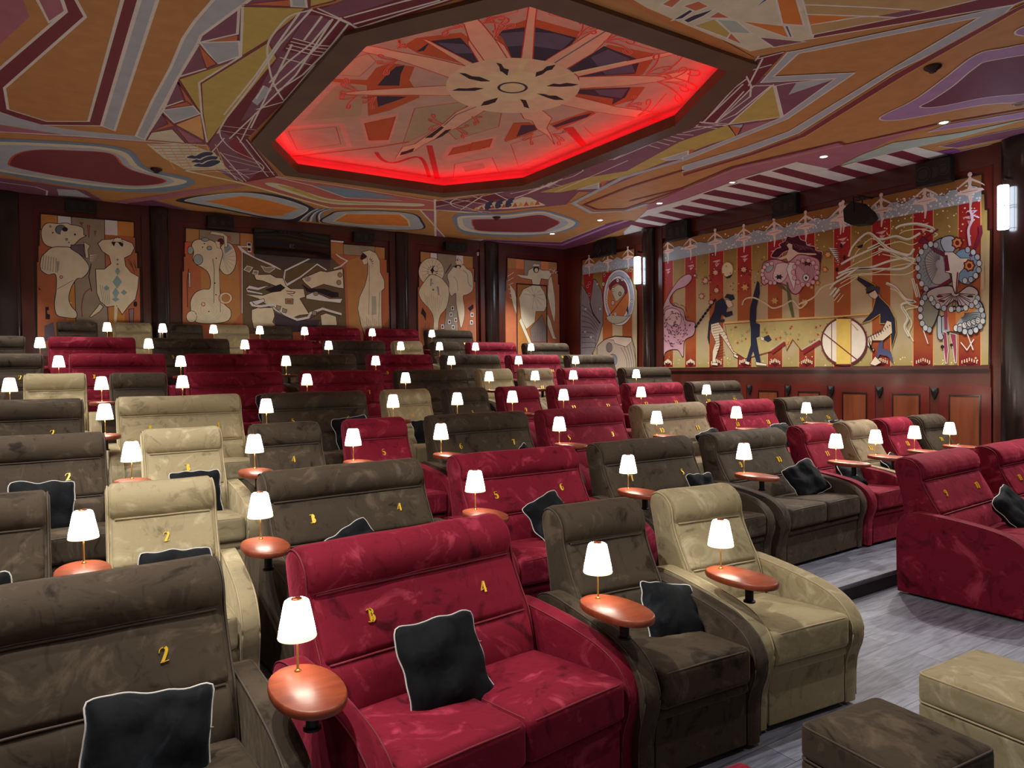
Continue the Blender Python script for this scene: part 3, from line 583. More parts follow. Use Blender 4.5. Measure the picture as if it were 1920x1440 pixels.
# ------------------------------------------------------------------ murals
PGAIN = 1.32
MB = YB-.022; MR = XW-.022
def mural(axis, label, view, outline, base):
    hit = (lambda x, y: hitY(x, y, MB)) if axis == 1 else (lambda x, y: hitX(x, y, MR))
    cv = Canvas(hit, axis, MB if axis == 1 else MR, -1)
    q = [cv.to2(p) for p in cv.P(view, outline)]
    cv.add2(base, [q])
    n = len(q); m = cv.mi(M_pillar)     # dark reveal round the board
    for i in range(n):
        a, b = q[i], q[(i+1) % n]
        vs = [cv.bm.verts.new(cv.to3(a, .0001)), cv.bm.verts.new(cv.to3(b, .0001)), cv.bm.verts.new(cv.to3(b, -.02)), cv.bm.verts.new(cv.to3(a, -.02))]
        cv.bm.faces.new(vs).material_index = m
    cv.line2(M_pillar, q, .03, True)
    cv.label = label
    return cv
def done(cv): o = cv.finish('wall_mural'); tag(o, cv.label, 'mural', 'painted wall panels')
cre = (196, 182, 158); mc = (172, 100, 50); gr2 = (132, 122, 106); whi = (205, 196, 192); grn = (150, 145, 125); wn2 = (96, 44, 52)
def spiky(cx, cy, r0, r1, n, sx=1, sy=1, ph=0, rnd=None):
    return [(cx+sx*(r1 if k % 2 else r0)*math.cos(ph+math.pi*k/n), cy+sy*(r1 if k % 2 else r0)*math.sin(ph+math.pi*k/n)) for k in range(2*n)]
def el(cx, cy, rx, ry, n=20): return [(cx+rx*math.cos(2*math.pi*k/n), cy+ry*math.sin(2*math.pi*k/n)) for k in range(n)]

# --- leftmost
cv = mural(1, 'tall painted mural of two white harlequins on orange, leftmost on the back wall', 'a',
  [(365, 290), (1205, 365), (1207, 500), (1222, 502), (1222, 640), (1240, 642), (1242, 775), (1262, 777), (1275, 1500), (330, 1500), (325, 722), (338, 720), (338, 575), (350, 573), (350, 432), (365, 430)], ora)
F = cv.fill; Ln = cv.line
F((168, 118, 60), 'a', [(368, 295), (515, 308), (515, 440), (368, 430)]); F(whi, 'a', [(518, 308), (640, 320), (642, 430), (518, 430)], 0, ink, .008)
F(gr2, 'a', [(642, 320), (940, 347), (948, 800), (985, 1500), (690, 1500), (672, 900), (640, 600)], 0, ink, .01); F(whi, 'a', [(944, 347), (1055, 357), (1058, 487), (946, 480)]); F((168, 118, 60), 'a', [(1060, 358), (1202, 370), (1204, 495), (1060, 487)])
F((168, 118, 60), 'a', [(600, 960), (670, 920), (678, 1250), (600, 1250)]); F((168, 118, 60), 'a', [(980, 1100), (1120, 1080), (1120, 1500), (985, 1500)])
F((150, 80, 86), 'a', [(718, 370), (748, 372), (734, 402)], 0, ink, .006); F((150, 80, 86), 'a', [(785, 395), (810, 398), (800, 510)], 0, ink, .006); F((150, 80, 86), 'a', [(848, 445), (866, 447), (856, 495)], 0, ink, .006)
F(cre, 'a', [(370, 470), (385, 410), (430, 375), (520, 380), (600, 375), (640, 390), (700, 400), (750, 425), (755, 480), (775, 490), (720, 520), (680, 560), (640, 590), (560, 600), (450, 590), (390, 550)], 1, ink, .012)
F((92, 108, 112), 'a', el(548, 435, 50, 42), 0, ink, .01); F(cre, 'a', el(575, 470, 30, 40)); F(ink, 'a', el(585, 432, 26, 20))
for x, y, r in ((675, 478, 9), (475, 462, 7), (620, 550, 6), (453, 405, 11), (600, 522, 12), (568, 820, 9)): F(ink, 'a', el(x, y, r, r, 10))
for x, y in ((453, 405), (600, 522), (705, 845), (636, 1093), (403, 660)): F(cre, 'a', el(x, y, 6, 6, 8)) if x < 640 else (F(ink, 'a', el(x, y, 15, 15, 12)), F(cre, 'a', el(x, y, 9, 9, 10)))
F(cre, 'a', [(470, 595), (560, 590), (640, 600), (740, 680), (800, 760), (790, 820), (740, 870), (690, 880), (640, 960), (620, 1050), (640, 1120), (690, 1180), (680, 1230), (590, 1225), (510, 1200), (490, 1100), (505, 980), (500, 840), (430, 840), (365, 790), (370, 690), (410, 640)], 1, ink, .012)
for k in range(6): Ln((140, 132, 116), 'a', [(395+k*22, 660+k*6), (380+k*24, 790+k*6)], .012)
F((136, 138, 126), 'a', [(508, 720), (535, 720), (528, 800), (510, 830)]); Ln((130, 60, 60), 'a', [(515, 970), (660, 890)], .008); F((150, 70, 64), 'a', el(550, 862, 16, 16, 12)); F(cre, 'a', el(550, 862, 8, 8, 8))
F((96, 84, 92), 'a', [(638, 572), (756, 570), (752, 620), (770, 690), (690, 640), (640, 610)], 0, ink, .01); F(cre, 'a', [(756, 545), (810, 580), (790, 620), (800, 690), (770, 690)], 0, ink, .008)
for k in range(4): F(cre, 'a', [(800, 660+k*16), (895-k*8, 660+k*18), (810, 676+k*16)], 0, ink, .006)
Ln(ink, 'a', [(820, 740), (800, 860), (825, 990)], .014); Ln((120, 60, 60), 'a', [(820, 960), (760, 1010), (735, 1120), (740, 1220)], .016, False, 1)
F(cre, 'a', [(880, 560), (920, 525), (1000, 520), (1060, 500), (1110, 525), (1190, 555), (1210, 600), (1180, 660), (1120, 690), (1130, 760), (1180, 820), (1250, 860), (1240, 960), (1220, 1060), (1160, 1120), (1100, 1200), (1050, 1120), (960, 1130), (900, 1080), (870, 1000), (860, 790), (940, 790), (1000, 740), (980, 670), (920, 630)], 0, ink, .012)
F(ink, 'a', [(1000, 550), (1050, 535), (1110, 560), (1105, 590), (1085, 580), (1070, 560), (1040, 560), (1025, 585)]); F(cre, 'a', el(1052, 570, 20, 24, 12)); F(cre, 'a', [(1010, 545), (1035, 508), (1090, 510), (1105, 548)], 0, ink, .008)
for cx, cy, sx_, sy_ in ((1058, 810, 26, 34), (1055, 905, 42, 60), (1042, 1005, 32, 50), (1040, 1062, 34, 22), (1115, 1000, 30, 26), (960, 960, 26, 26)): F((118, 146, 146), 'a', [(cx, cy-sy_), (cx+sx_, cy), (cx, cy+sy_), (cx-sx_, cy)])
for y in (705, 745, 790): F((120, 112, 104), 'a', el(1058, y, 10, 10, 8))
F(cre, 'a', [(930, 1130), (900, 1170), (820, 1225), (805, 1218), (870, 1140), (900, 1100)], 0, ink, .01); F(cre, 'a', [(1030, 1110), (1060, 1130), (1045, 1300), (1025, 1300)])
for k in range(5): Ln((120, 130, 120), 'a', [(900+k*20, 930+k*10), (930+k*14, 1110)], .008)
F(ink, 'a', [(408, 1130), (440, 1130), (440, 1160), (425, 1160), (425, 1190), (450, 1200), (450, 1240), (410, 1240)]); F((120, 100, 104), 'a', [(1160, 1150), (1205, 1145), (1200, 1280), (1165, 1280)], 0, ink, .01); F(ink, 'a', el(1218, 1105, 18, 26, 10))
F((88, 78, 86), 'a', [(400, 1300), (480, 1265), (500, 1400), (400, 1440)]); F(ink, 'a', [(345, 945), (372, 985), (350, 975)])
for k in range(6): Ln(ink, 'a', [(1150+k*12, 700+(k*37) % 60), (1190+k*8, 760+(k*23) % 70)], .008)
done(cv)

# --- middle, with the window over it
cv = mural(1, 'wide painted mural under the projection window, pale figures and tangled white shapes', 'b',
  [(85, 320), (700, 372), (700, 345), (1390, 425), (1508, 440), (1508, 462), (1880, 498), (1882, 605), (1900, 607), (1902, 720), (1918, 722), (1925, 1500), (55, 1500), (52, 712), (66, 710), (66, 577), (78, 575), (78, 450), (86, 448)], ora)
F = cv.fill; Ln = cv.line
oc2 = (156, 114, 70)
F(oc2, 'b', [(88, 326), (208, 336), (208, 450), (88, 448)], 0, ink, .006); F(gr2, 'b', [(210, 337), (572, 368), (572, 475), (210, 455)], 0, ink, .008); F(oc2, 'b', [(576, 368), (696, 378), (696, 500), (576, 480)], 0, ink, .006)
F((190, 80, 60), 'b', [(80, 452), (120, 455), (100, 540), (80, 560)]); F(oc2, 'b', [(225, 700), (560, 620), (580, 1100), (500, 1200), (420, 1180), (225, 900)])
F(cre, 'b', el(460, 600, 84, 146), 0, ink, .012)
for k in range(9):
    a = -1.3+k*.3; Ln((150, 160, 156), 'b', [(420, 590), (420+115*math.cos(a), 590+150*math.sin(a))], .010)
F((118, 136, 142), 'b', [(432, 500), (470, 465), (505, 510), (440, 555)])
F(cre, 'b', [(140, 480), (170, 435), (240, 425), (330, 440), (400, 500), (420, 560), (400, 640), (390, 720), (400, 900), (430, 1000), (490, 1060), (490, 1130), (440, 1170), (300, 1185), (180, 1170), (140, 1100), (130, 990), (170, 910), (240, 875), (300, 870), (310, 800), (290, 730), (250, 690), (180, 650), (150, 600), (160, 540)], 1, ink, .013)
for x, y, rx, ry in ((130, 525, 27, 36), (200, 608, 42, 48), (262, 428, 34, 17), (300, 505, 22, 18)): F((134, 148, 146), 'b', el(x, y, rx, ry), 0, ink, .01)
F(cre, 'b', [(440, 500), (430, 400), (350, 385), (300, 375), (320, 355), (420, 370), (462, 400), (462, 490)], 0, ink, .008); F((80, 30, 44), 'b', el(402, 445, 30, 28)); F(cre, 'b', [(350, 440), (395, 450), (400, 510), (370, 500)], 0, ink, .006); F((150, 80, 86), 'b', [(455, 390), (495, 398), (492, 450)])
F(cre, 'b', el(445, 955, 62, 52), 0, (150, 60, 50), .012); F(oc2, 'b', el(448, 955, 40, 38)); F(cre, 'b', el(140, 1122, 48, 52), 0, ink, .01); F((160, 70, 60), 'b', el(245, 1010, 20, 20), 0); F(cre, 'b', el(245, 1010, 11, 11))
for k in range(4): Ln((170, 168, 150), 'b', el(280, 1060, 60+k*28, 55+k*16), .008, True)
for x, y in ((350, 820), (255, 465), (362, 597), (240, 497), (360, 925), (295, 1075)): F(ink, 'b', el(x, y, 6, 6, 8))
Ln(ink, 'b', [(330, 600), (345, 700), (340, 1000)], .01); Ln((120, 118, 108), 'b', [(390, 720), (400, 1080)], .012)
F(whi, 'b', [(112, 720), (128, 725), (130, 860), (118, 860)], 0, ink, .01); Ln((60, 30, 40), 'b', [(115, 690), (100, 800), (105, 1040)], .014)
F((92, 78, 58), 'b', [(600, 520), (700, 580), (1385, 575), (1515, 700), (1535, 1240), (600, 1280)])
F((74, 64, 62), 'b', [(706, 500), (1390, 560), (1386, 700), (1250, 640), (1100, 640), (970, 710), (850, 650), (706, 590)])
F(whi, 'b', [(545, 482), (635, 485), (635, 448), (682, 455), (682, 545), (640, 545), (640, 500), (590, 500), (640, 540), (720, 590), (850, 640), (950, 695), (940, 705), (720, 605), (600, 545), (600, 1095), (588, 1095), (588, 540)], 0, ink, .008)
F(ink, 'b', [(645, 460), (672, 463), (672, 485), (645, 482)]); F(ink, 'b', [(645, 503), (672, 505), (672, 530), (645, 528)])
F(whi, 'b', [(975, 830), (960, 790), (975, 700), (1190, 596), (1215, 604), (990, 715), (980, 790), (1000, 820), (1110, 760), (1270, 640), (1365, 700), (1350, 710), (1270, 660), (1130, 770), (1000, 850)], 0, ink, .01)
F(cre, 'b', [(1130, 780), (1300, 710), (1360, 720), (1500, 690), (1510, 870), (1450, 860), (1330, 830), (1220, 870), (1160, 820)], 0, ink, .012); F((150, 140, 138), 'b', el(1185, 783, 30, 24))
for x, y in ((1475, 745), (1465, 815)): F(gr2, 'b', el(x, y, 20, 22), 0, ink, .01)
F(cre, 'b', [(700, 745), (850, 740), (900, 770), (965, 775), (990, 840), (1030, 870), (1150, 870), (1165, 945), (1115, 960), (1200, 1100), (1110, 1110), (1060, 1130), (980, 1100), (880, 1060), (740, 960), (620, 920), (780, 930), (960, 870), (780, 800), (720, 790)], 0, ink, .014)
F(ink, 'b', [(800, 880), (940, 828), (985, 862), (940, 895), (860, 905)]); F(ink, 'b', [(1130, 830), (1200, 870), (1330, 870), (1420, 900), (1460, 905), (1465, 945), (1400, 950), (1300, 910), (1180, 900)])
F(whi, 'b', [(630, 870), (660, 840), (740, 860), (850, 840), (800, 860), (740, 885), (650, 870), (640, 880), (780, 910), (780, 925), (640, 900)], 0, ink, .008)
F(whi, 'b', [(1170, 930), (1240, 900), (1290, 920), (1380, 960), (1500, 960), (1480, 1000), (1300, 980), (1170, 960)], 0, ink, .01); F(gr2, 'b', el(1258, 915, 22, 20), 0, ink, .008)
F(gr2, 'b', [(765, 665), (810, 680), (880, 675), (890, 690), (840, 725), (800, 715)], 0, whi, .012); F(gr2, 'b', [(610, 700), (640, 665), (690, 680), (660, 720)], 0, whi, .014); F(gr2, 'b', [(700, 705), (740, 712), (735, 745), (690, 735)], 0, whi, .014)
F(gr2, 'b', [(985, 960), (1055, 962), (1052, 1008), (985, 1004)], 0, ink, .012); F((128, 84, 56), 'b', [(998, 970), (1042, 971), (1040, 1000), (998, 998)]); Ln(ink, 'b', [(990, 890), (1070, 900), (1060, 915), (1000, 912), (1050, 935)], .014)
F(cre, 'b', [(680, 1060), (740, 1040), (870, 1040), (890, 1110), (870, 1170), (900, 1200), (800, 1230), (700, 1230), (680, 1140)], 0, ink, .012); F((64, 54, 62), 'b', [(880, 1080), (980, 1120), (1100, 1160), (1240, 1150), (1300, 1150), (1240, 1260), (900, 1260)])
Ln(whi, 'b', [(670, 990), (690, 1020), (760, 1030), (880, 1010), (900, 1060), (1000, 1110), (1090, 1150), (1190, 1130), (1210, 1090), (1320, 1050), (1400, 1075), (1490, 1100)], .05); Ln(ink, 'b', [(680, 1030), (760, 1045), (880, 1030), (990, 1130), (1090, 1165), (1200, 1145), (1320, 1070), (1480, 1115)], .012)
for q in ([(905, 1020), (945, 1030), (935, 1065), (900, 1055)], [(960, 1045), (1000, 1060), (990, 1090), (955, 1080)], [(1225, 1070), (1265, 1075), (1262, 1112), (1225, 1108)]): F(gr2, 'b', q, 0, ink, .01)
F(cre, 'b', [(1300, 1110), (1350, 1090), (1440, 1120), (1450, 1200), (1310, 1200)], 0, ink, .012); F(whi, 'b', [(680, 985), (790, 960), (800, 985), (720, 1020)], 0, ink, .01)
F(oc2, 'b', [(1392, 455), (1503, 468), (1503, 560), (1392, 555)]); F(gr2, 'b', [(1507, 470), (1790, 492), (1790, 580), (1507, 565)], 0, ink, .008); F(oc2, 'b', [(1793, 495), (1878, 503), (1878, 600), (1793, 585)])
F(oc2, 'b', [(1530, 620), (1720, 570), (1720, 880), (1640, 1000), (1660, 1180), (1700, 1250), (1560, 1250)]); Ln(whi, 'b', [(1440, 560), (1480, 590), (1540, 620), (1480, 670), (1420, 690)], .03); Ln(whi, 'b', [(1390, 440), (1508, 450)], .03)
F(cre, 'b', [(1660, 600), (1675, 540), (1740, 522), (1800, 550), (1835, 620), (1838, 720), (1875, 800), (1875, 870), (1850, 890), (1850, 1100), (1855, 1300), (1700, 1300), (1660, 1180), (1635, 1050), (1650, 950), (1700, 840), (1725, 740), (1728, 650), (1700, 560)], 0, ink, .012)
F((60, 24, 36), 'b', [(1655, 600), (1680, 545), (1722, 580), (1690, 600), (1672, 612)]); F(cre, 'b', [(1672, 612), (1720, 590), (1722, 645), (1690, 655)], 0, ink, .006)
for a in range(6):
    t_ = -1.2+a*.42; F(ink, 'b', [(1735+25*math.cos(t_)-3, 640+35*math.sin(t_)), (1735+48*math.cos(t_), 640+64*math.sin(t_)), (1735+25*math.cos(t_)+4, 640+35*math.sin(t_)+6)])
Ln(ink, 'b', [(1740, 660), (1735, 1100)], .008); Ln(ink, 'b', [(1832, 900), (1825, 1120)], .008); F((150, 148, 132), 'b', [(1760, 940), (1800, 940), (1805, 1100), (1760, 1110)])
for k in range(10): Ln((130, 124, 108), 'b', [(1660+k*18, 1120+(k % 3)*20), (1665+k*18, 1190+(k % 2)*20)], .008)
for k in range(4): Ln(ink, 'b', [(1870+k*14, 1200-k*20), (1872+k*14, 1260)], .01)
done(cv)

# --- two pierrots
cv = mural(1, 'painted mural of two white pierrots side by side on orange', 'c',
  [(445, 460), (945, 508), (945, 620), (958, 622), (958, 745), (972, 747), (975, 900), (982, 1500), (425, 1500), (418, 800), (430, 795), (428, 700), (438, 690), (436, 580), (446, 575)], ora)
F = cv.fill; Ln = cv.line
F(oc2, 'c', [(448, 465), (540, 474), (538, 560), (448, 560)]); F(whi, 'c', [(542, 475), (603, 480), (603, 560), (540, 560)], 0, ink, .006); F(gr2, 'c', [(606, 480), (782, 498), (790, 900), (820, 1500), (640, 1500), (700, 900), (620, 700)], 0, ink, .01); F(whi, 'c', [(785, 498), (850, 504), (852, 600), (785, 590)]); F(oc2, 'c', [(853, 505), (942, 513), (942, 618), (853, 610)])
F(cre, 'c', el(550, 655, 122, 132), 0, ink, .012)
for k in range(16):
    a = k*math.pi/8; Ln((140, 134, 120), 'c', [(560+40*math.cos(a), 650+44*math.sin(a)), (560+104*math.cos(a), 650+112*math.sin(a))], .008); F(ink, 'c', [(560+28*math.cos(a), 650+28*math.sin(a)), (560+52*math.cos(a+.1), 650+52*math.sin(a+.1)), (560+52*math.cos(a-.05), 650+52*math.sin(a-.05))])
F(ink, 'c', [(540, 640), (575, 595), (600, 660), (570, 650), (560, 680)]); F(cre, 'c', el(590, 625, 22, 26), 0, ink, .006)
F(cre, 'c', [(520, 700), (560, 680), (620, 700), (670, 740), (715, 810), (715, 900), (690, 1000), (640, 1060), (620, 1120), (610, 1210), (570, 1210), (570, 1100), (540, 1020), (460, 930), (430, 850), (460, 780)], 1, ink, .012)
F((126, 132, 120), 'c', [(600, 790), (620, 800), (625, 880), (612, 870)]); F((126, 132, 120), 'c', [(540, 720), (555, 720), (550, 790), (538, 790)]); F((120, 80, 70), 'c', el(566, 825, 10, 10, 8)); F(ink, 'c', el(562, 765, 5, 5, 8))
for k in range(9): Ln((140, 134, 112), 'c', [(480+k*22, 860+(k % 3)*20), (520+k*14, 1000+(k % 2)*30)], .008)
F(cre, 'c', [(700, 690), (740, 630), (770, 600), (850, 590), (880, 620), (930, 660), (945, 740), (940, 830), (890, 870), (850, 890), (865, 1000), (860, 1100), (830, 1190), (810, 1100), (785, 960), (780, 860), (740, 885), (715, 830), (715, 760)], 1, ink, .012)
F(ink, 'c', [(760, 610), (800, 585), (835, 600), (820, 625), (790, 620)]); F(cre, 'c', [(775, 560), (800, 525), (825, 545), (850, 590), (790, 590)], 0, ink, .008); F(ink, 'c', el(798, 545, 7, 7, 8)); F(cre, 'c', el(805, 612, 16, 14, 10))
Ln((120, 134, 132), 'c', [(850, 640), (890, 680), (900, 760), (930, 800)], .02, False, 1); Ln((120, 134, 132), 'c', [(760, 700), (790, 740), (800, 840)], .012, False, 1)
for k in range(6): F((84, 44, 60), 'c', [(738-k*9, 570+k*14), (738-k*9, 600+k*14), (724-k*9, 600+k*14)])
for k, (x, y) in enumerate(((750, 1000), (735, 1060), (720, 1130), (655, 1175), (755, 1180), (935, 1062), (930, 1135), (780, 1110))): F(whi, 'c', [(x-16, y-24), (x+16, y-22), (x+16, y+22), (x-16, y+22)], 0, ink, .008); F((70, 50, 62), 'c', [(x-7, y-12), (x+8, y-11), (x+8, y+12), (x-7, y+12)])
F(ink, 'c', [(465, 990), (500, 1050), (495, 1120), (480, 1080), (450, 1050)]); F(ink, 'c', [(895, 1000), (945, 960), (950, 1000), (915, 1030)])
for k in range(7): Ln((80, 60, 66), 'c', [(470+k*12, 1190-(k % 3)*25), (472+k*12, 1230)], .01)
for k in range(4): Ln((110, 90, 92), 'c', [(900+k*18, 1160-k*5), (902+k*18, 1400)], .014)
done(cv)

# --- small door
cv = mural(1, 'painted mural of a dancer in white crossed by the black outline of a small door', 'c',
  [(1270, 520), (1740, 563), (1740, 665), (1752, 667), (1754, 770), (1765, 772), (1770, 1500), (1250, 1500), (1246, 840), (1258, 838), (1258, 730), (1266, 728), (1268, 620)], ora)
F = cv.fill; Ln = cv.line
F(oc2, 'c', [(1272, 525), (1350, 532), (1350, 620), (1272, 620)]); F((190, 120, 80), 'c', [(1352, 533), (1425, 540), (1425, 630), (1352, 625)]); F(gr2, 'c', [(1428, 540), (1585, 555), (1590, 700), (1430, 700)], 0, ink, .008); F((190, 120, 80), 'c', [(1588, 556), (1660, 563), (1660, 640), (1588, 635)]); F(oc2, 'c', [(1662, 564), (1738, 570), (1738, 640), (1662, 640)])
F((150, 100, 50), 'c', [(1370, 780), (1640, 790), (1640, 1400), (1370, 1400)])
F(cre, 'c', [(1290, 770), (1340, 830), (1356, 900), (1356, 1060), (1320, 960), (1300, 860)], 0, ink, .01); F(cre, 'c', [(1660, 700), (1690, 700), (1720, 900), (1725, 1020), (1715, 1140), (1680, 1020), (1650, 880)], 0, ink, .01)
F(cre, 'c', [(1350, 680), (1460, 690), (1470, 640), (1520, 610), (1560, 620), (1600, 640), (1660, 640), (1690, 680), (1660, 730), (1590, 720), (1575, 780), (1620, 850), (1650, 960), (1620, 1030), (1540, 1030), (1530, 1130), (1450, 1200), (1400, 1100), (1380, 900), (1420, 820), (1510, 780), (1500, 730), (1400, 710)], 0, ink, .012)
F(ink, 'c', el(1542, 632, 28, 34)); F(cre, 'c', el(1544, 640, 17, 20)); F(cre, 'c', [(1505, 605), (1520, 580), (1575, 585), (1570, 605)], 0, ink, .006)
F(cre, 'c', [(1640, 1040), (1680, 1120), (1720, 1270), (1740, 1290), (1700, 1290), (1650, 1160)], 0, ink, .008); F(cre, 'c', [(1400, 1090), (1500, 1330), (1470, 1330), (1380, 1120)], 0, ink, .008); F((110, 98, 92), 'c', [(1480, 1200), (1600, 1060), (1640, 1200), (1640, 1320), (1500, 1320)], 0, ink, .01)
for k in range(10):
    a = -2.8+k*.5; Ln((120, 112, 100), 'c', [(1520, 880), (1520+100*math.cos(a), 900+110*math.sin(a))], .007)
for k in range(6): Ln(whi, 'c', [(1270+k*5, 700+k*40), (1330-k*3, 660+k*50)], .014)
for k in range(8): Ln(whi, 'c', [(1640+k*12, 640+(k % 2)*30), (1660+k*12, 670-(k % 3)*20)], .014)
for k in range(6): Ln((80, 66, 70), 'c', [(1520+k*16, 1260-(k % 3)*30), (1524+k*16, 1330)], .01)
Ln(ink, 'c', [(1364, 1500), (1358, 768), (1642, 787), (1646, 1500)], .035)
done(cv)

# --- narrow ring mural on the right wall
PGAIN = 1.28
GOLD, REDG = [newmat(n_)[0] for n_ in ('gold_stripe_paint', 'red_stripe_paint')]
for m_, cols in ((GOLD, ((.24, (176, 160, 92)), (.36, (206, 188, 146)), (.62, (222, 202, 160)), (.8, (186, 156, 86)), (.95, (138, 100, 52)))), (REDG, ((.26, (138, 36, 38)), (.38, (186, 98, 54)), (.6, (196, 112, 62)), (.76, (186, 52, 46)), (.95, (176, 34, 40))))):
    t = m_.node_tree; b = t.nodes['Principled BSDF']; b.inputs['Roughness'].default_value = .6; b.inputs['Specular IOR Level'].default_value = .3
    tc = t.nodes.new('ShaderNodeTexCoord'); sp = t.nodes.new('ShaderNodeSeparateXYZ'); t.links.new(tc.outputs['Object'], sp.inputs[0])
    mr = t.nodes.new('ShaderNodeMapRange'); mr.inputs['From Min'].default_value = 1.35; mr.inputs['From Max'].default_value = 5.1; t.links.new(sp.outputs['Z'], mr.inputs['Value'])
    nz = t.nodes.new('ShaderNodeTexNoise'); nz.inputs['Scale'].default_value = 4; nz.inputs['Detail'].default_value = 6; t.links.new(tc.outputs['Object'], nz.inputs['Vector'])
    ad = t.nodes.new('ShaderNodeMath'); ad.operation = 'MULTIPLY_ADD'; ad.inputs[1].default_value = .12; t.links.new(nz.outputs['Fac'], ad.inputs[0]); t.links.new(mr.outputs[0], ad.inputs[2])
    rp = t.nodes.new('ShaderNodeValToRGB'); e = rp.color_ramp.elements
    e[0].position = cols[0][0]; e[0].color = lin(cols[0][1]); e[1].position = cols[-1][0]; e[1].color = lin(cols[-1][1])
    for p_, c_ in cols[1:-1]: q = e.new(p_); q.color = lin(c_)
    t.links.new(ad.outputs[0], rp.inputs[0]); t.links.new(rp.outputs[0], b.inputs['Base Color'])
def to_yz(cv, v, x, y): return cv.to2(cv.P(v, [(x, y)])[0])
def ballerina(cv, v, x, y, hgt=.5):
    at = to_yz(cv, v, x, y); s = hgt; pk = (206, 178, 170)
    def m(pts): return [(-a, b) for a, b in pts]     # the wall's y runs to the left in the photo
    cv.shape(pk, at, m([(-.03, .30), (.03, .30), (.05, .2), (.03, .1), (.06, .02), (.28, -.03), (.33, -.09), (.18, -.11), (.05, -.14), (.06, -.3), (.02, -.52), (-.01, -.52), (-.01, -.3), (-.05, -.14), (-.18, -.11), (-.33, -.09), (-.28, -.03), (-.06, .02), (-.03, .1), (-.05, .2)]), s)
    cv.shape(pk, at, m([(.0, .22), (.24, .08), (.34, .01), (.32, .05), (.22, .14), (.03, .27)]), s); cv.shape(pk, at, m([(.0, .22), (-.24, .08), (-.34, .01), (-.32, .05), (-.22, .14), (-.03, .27)]), s)
    cv.shape(pk, at, [(.055*math.cos(k*.7), .36+.06*math.sin(k*.7)) for k in range(9)], s)
    cv.shape((176, 120, 104), at, m([(-.2, -.05), (.2, -.05), (.16, -.07), (-.16, -.07)]), s)
cv = mural(0, 'narrow mural with a big ring and grey wing, near the corner of the right wall', 'd',
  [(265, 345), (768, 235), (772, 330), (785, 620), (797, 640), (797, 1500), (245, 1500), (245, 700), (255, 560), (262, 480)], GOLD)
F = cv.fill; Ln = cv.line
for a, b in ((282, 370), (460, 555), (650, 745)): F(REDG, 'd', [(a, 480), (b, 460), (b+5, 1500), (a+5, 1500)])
F((124, 84, 40), 'd', [(268, 350), (765, 240), (768, 340), (640, 330), (600, 318), (540, 370), (430, 350), (370, 400), (268, 400)])
F(gry, 'd', [(268, 400), (300, 385), (370, 400), (430, 350), (480, 385), (540, 370), (600, 318), (660, 345), (768, 330), (768, 400), (700, 420), (560, 445), (400, 470), (268, 490)])
pts = [to_yz(cv, 'd', 268+random.random()*500, 360+random.random()*110) for _ in range(90)]; cv.dots(whi, pts, .012)
for x, y in ((332, 385), (512, 345), (706, 310)): ballerina(cv, 'd', x, y, .62)
F((122, 116, 120), 'd', [(262, 580), (330, 700), (345, 760), (375, 530), (400, 540), (455, 640), (468, 780), (465, 960), (420, 1120), (360, 1260), (340, 1500), (250, 1500), (248, 900)], 0, ink, .02)
for k in range(9): Ln(ink, 'd', [(262, 780+k*52), (330+k*8, 830+k*45), (430-k*6, 950+k*35)], .012, False, 1)
for x, y in ((410, 580), (440, 820), (295, 1040), (350, 1090), (300, 820)): F(whi, 'd', el(x, y, 12, 14, 10), 0, ink, .01); F(ink, 'd', el(x, y, 4, 5, 8))
Ln(ink, 'd', [(340, 760), (370, 860), (440, 960)], .04, False, 1)
F(whi, 'd', el(622, 710, 150, 270, 36), 0, ink, .012); F((150, 156, 168), 'd', el(624, 708, 138, 252, 36)); F(whi, 'd', el(616, 715, 118, 215, 32), 0, ink, .01); F((170, 104, 60), 'd', el(612, 720, 104, 196, 32))
F(mar, 'd', [(520, 600), (560, 545), (620, 525), (680, 560), (705, 640), (680, 680), (660, 620), (610, 575), (560, 600), (540, 640)], 1); F(crm, 'd', [(555, 640), (600, 590), (650, 600), (672, 660), (600, 745), (570, 700)], 1, ink, .01)
F(ink, 'd', el(630, 673, 16, 22, 14)); F(crm, 'd', el(630, 673, 10, 14, 12)); F(ink, 'd', el(630, 673, 4, 6, 8)); Ln(ink, 'd', [(700, 655), (570, 830), (490, 920)], .022); F((44, 50, 80), 'd', [(690, 830), (710, 780), (712, 880)])
F(crm, 'd', [(500, 900), (560, 880), (700, 890), (740, 870), (660, 940), (600, 960), (540, 950)], 1, ink, .01); F((110, 136, 146), 'd', [(690, 510), (725, 520), (735, 580), (715, 560)])
for x, y in ((530, 540), (608, 545), (650, 532), (470, 580), (585, 868), (500, 750), (562, 760), (745, 748), (565, 632)): F(whi, 'd', el(x, y, 13, 19, 12), 0, ink, .01); F((120, 60, 60), 'd', el(x, y, 5, 8, 8))
for x, y in ((335, 570), (318, 602), (333, 680), (480, 495), (735, 445)): F((120, 26, 30), 'd', el(x, y, 10, 14, 10), 0, whi, .006)
F((150, 136, 120), 'd', [(410, 1180), (450, 1140), (490, 1110), (580, 1080), (740, 1090), (775, 1200), (790, 1500), (400, 1500)], 0, ink, .02); F((176, 160, 142), 'd', [(500, 1110), (580, 1085), (740, 1095), (745, 1130), (690, 1185), (640, 1170), (580, 1150), (570, 1120)], 0, ink, .012)
F((100, 92, 84), 'd', el(527, 1190, 30, 46), 0, ink, .012); F((104, 106, 116), 'd', el(560, 1310, 44, 56), 0, ink, .012)
for k in range(5): Ln(ink, 'd', [(640+k*28, 1190-k*10), (690+k*22, 1300), (700+k*22, 1420)], .012, False, 1)
done(cv)

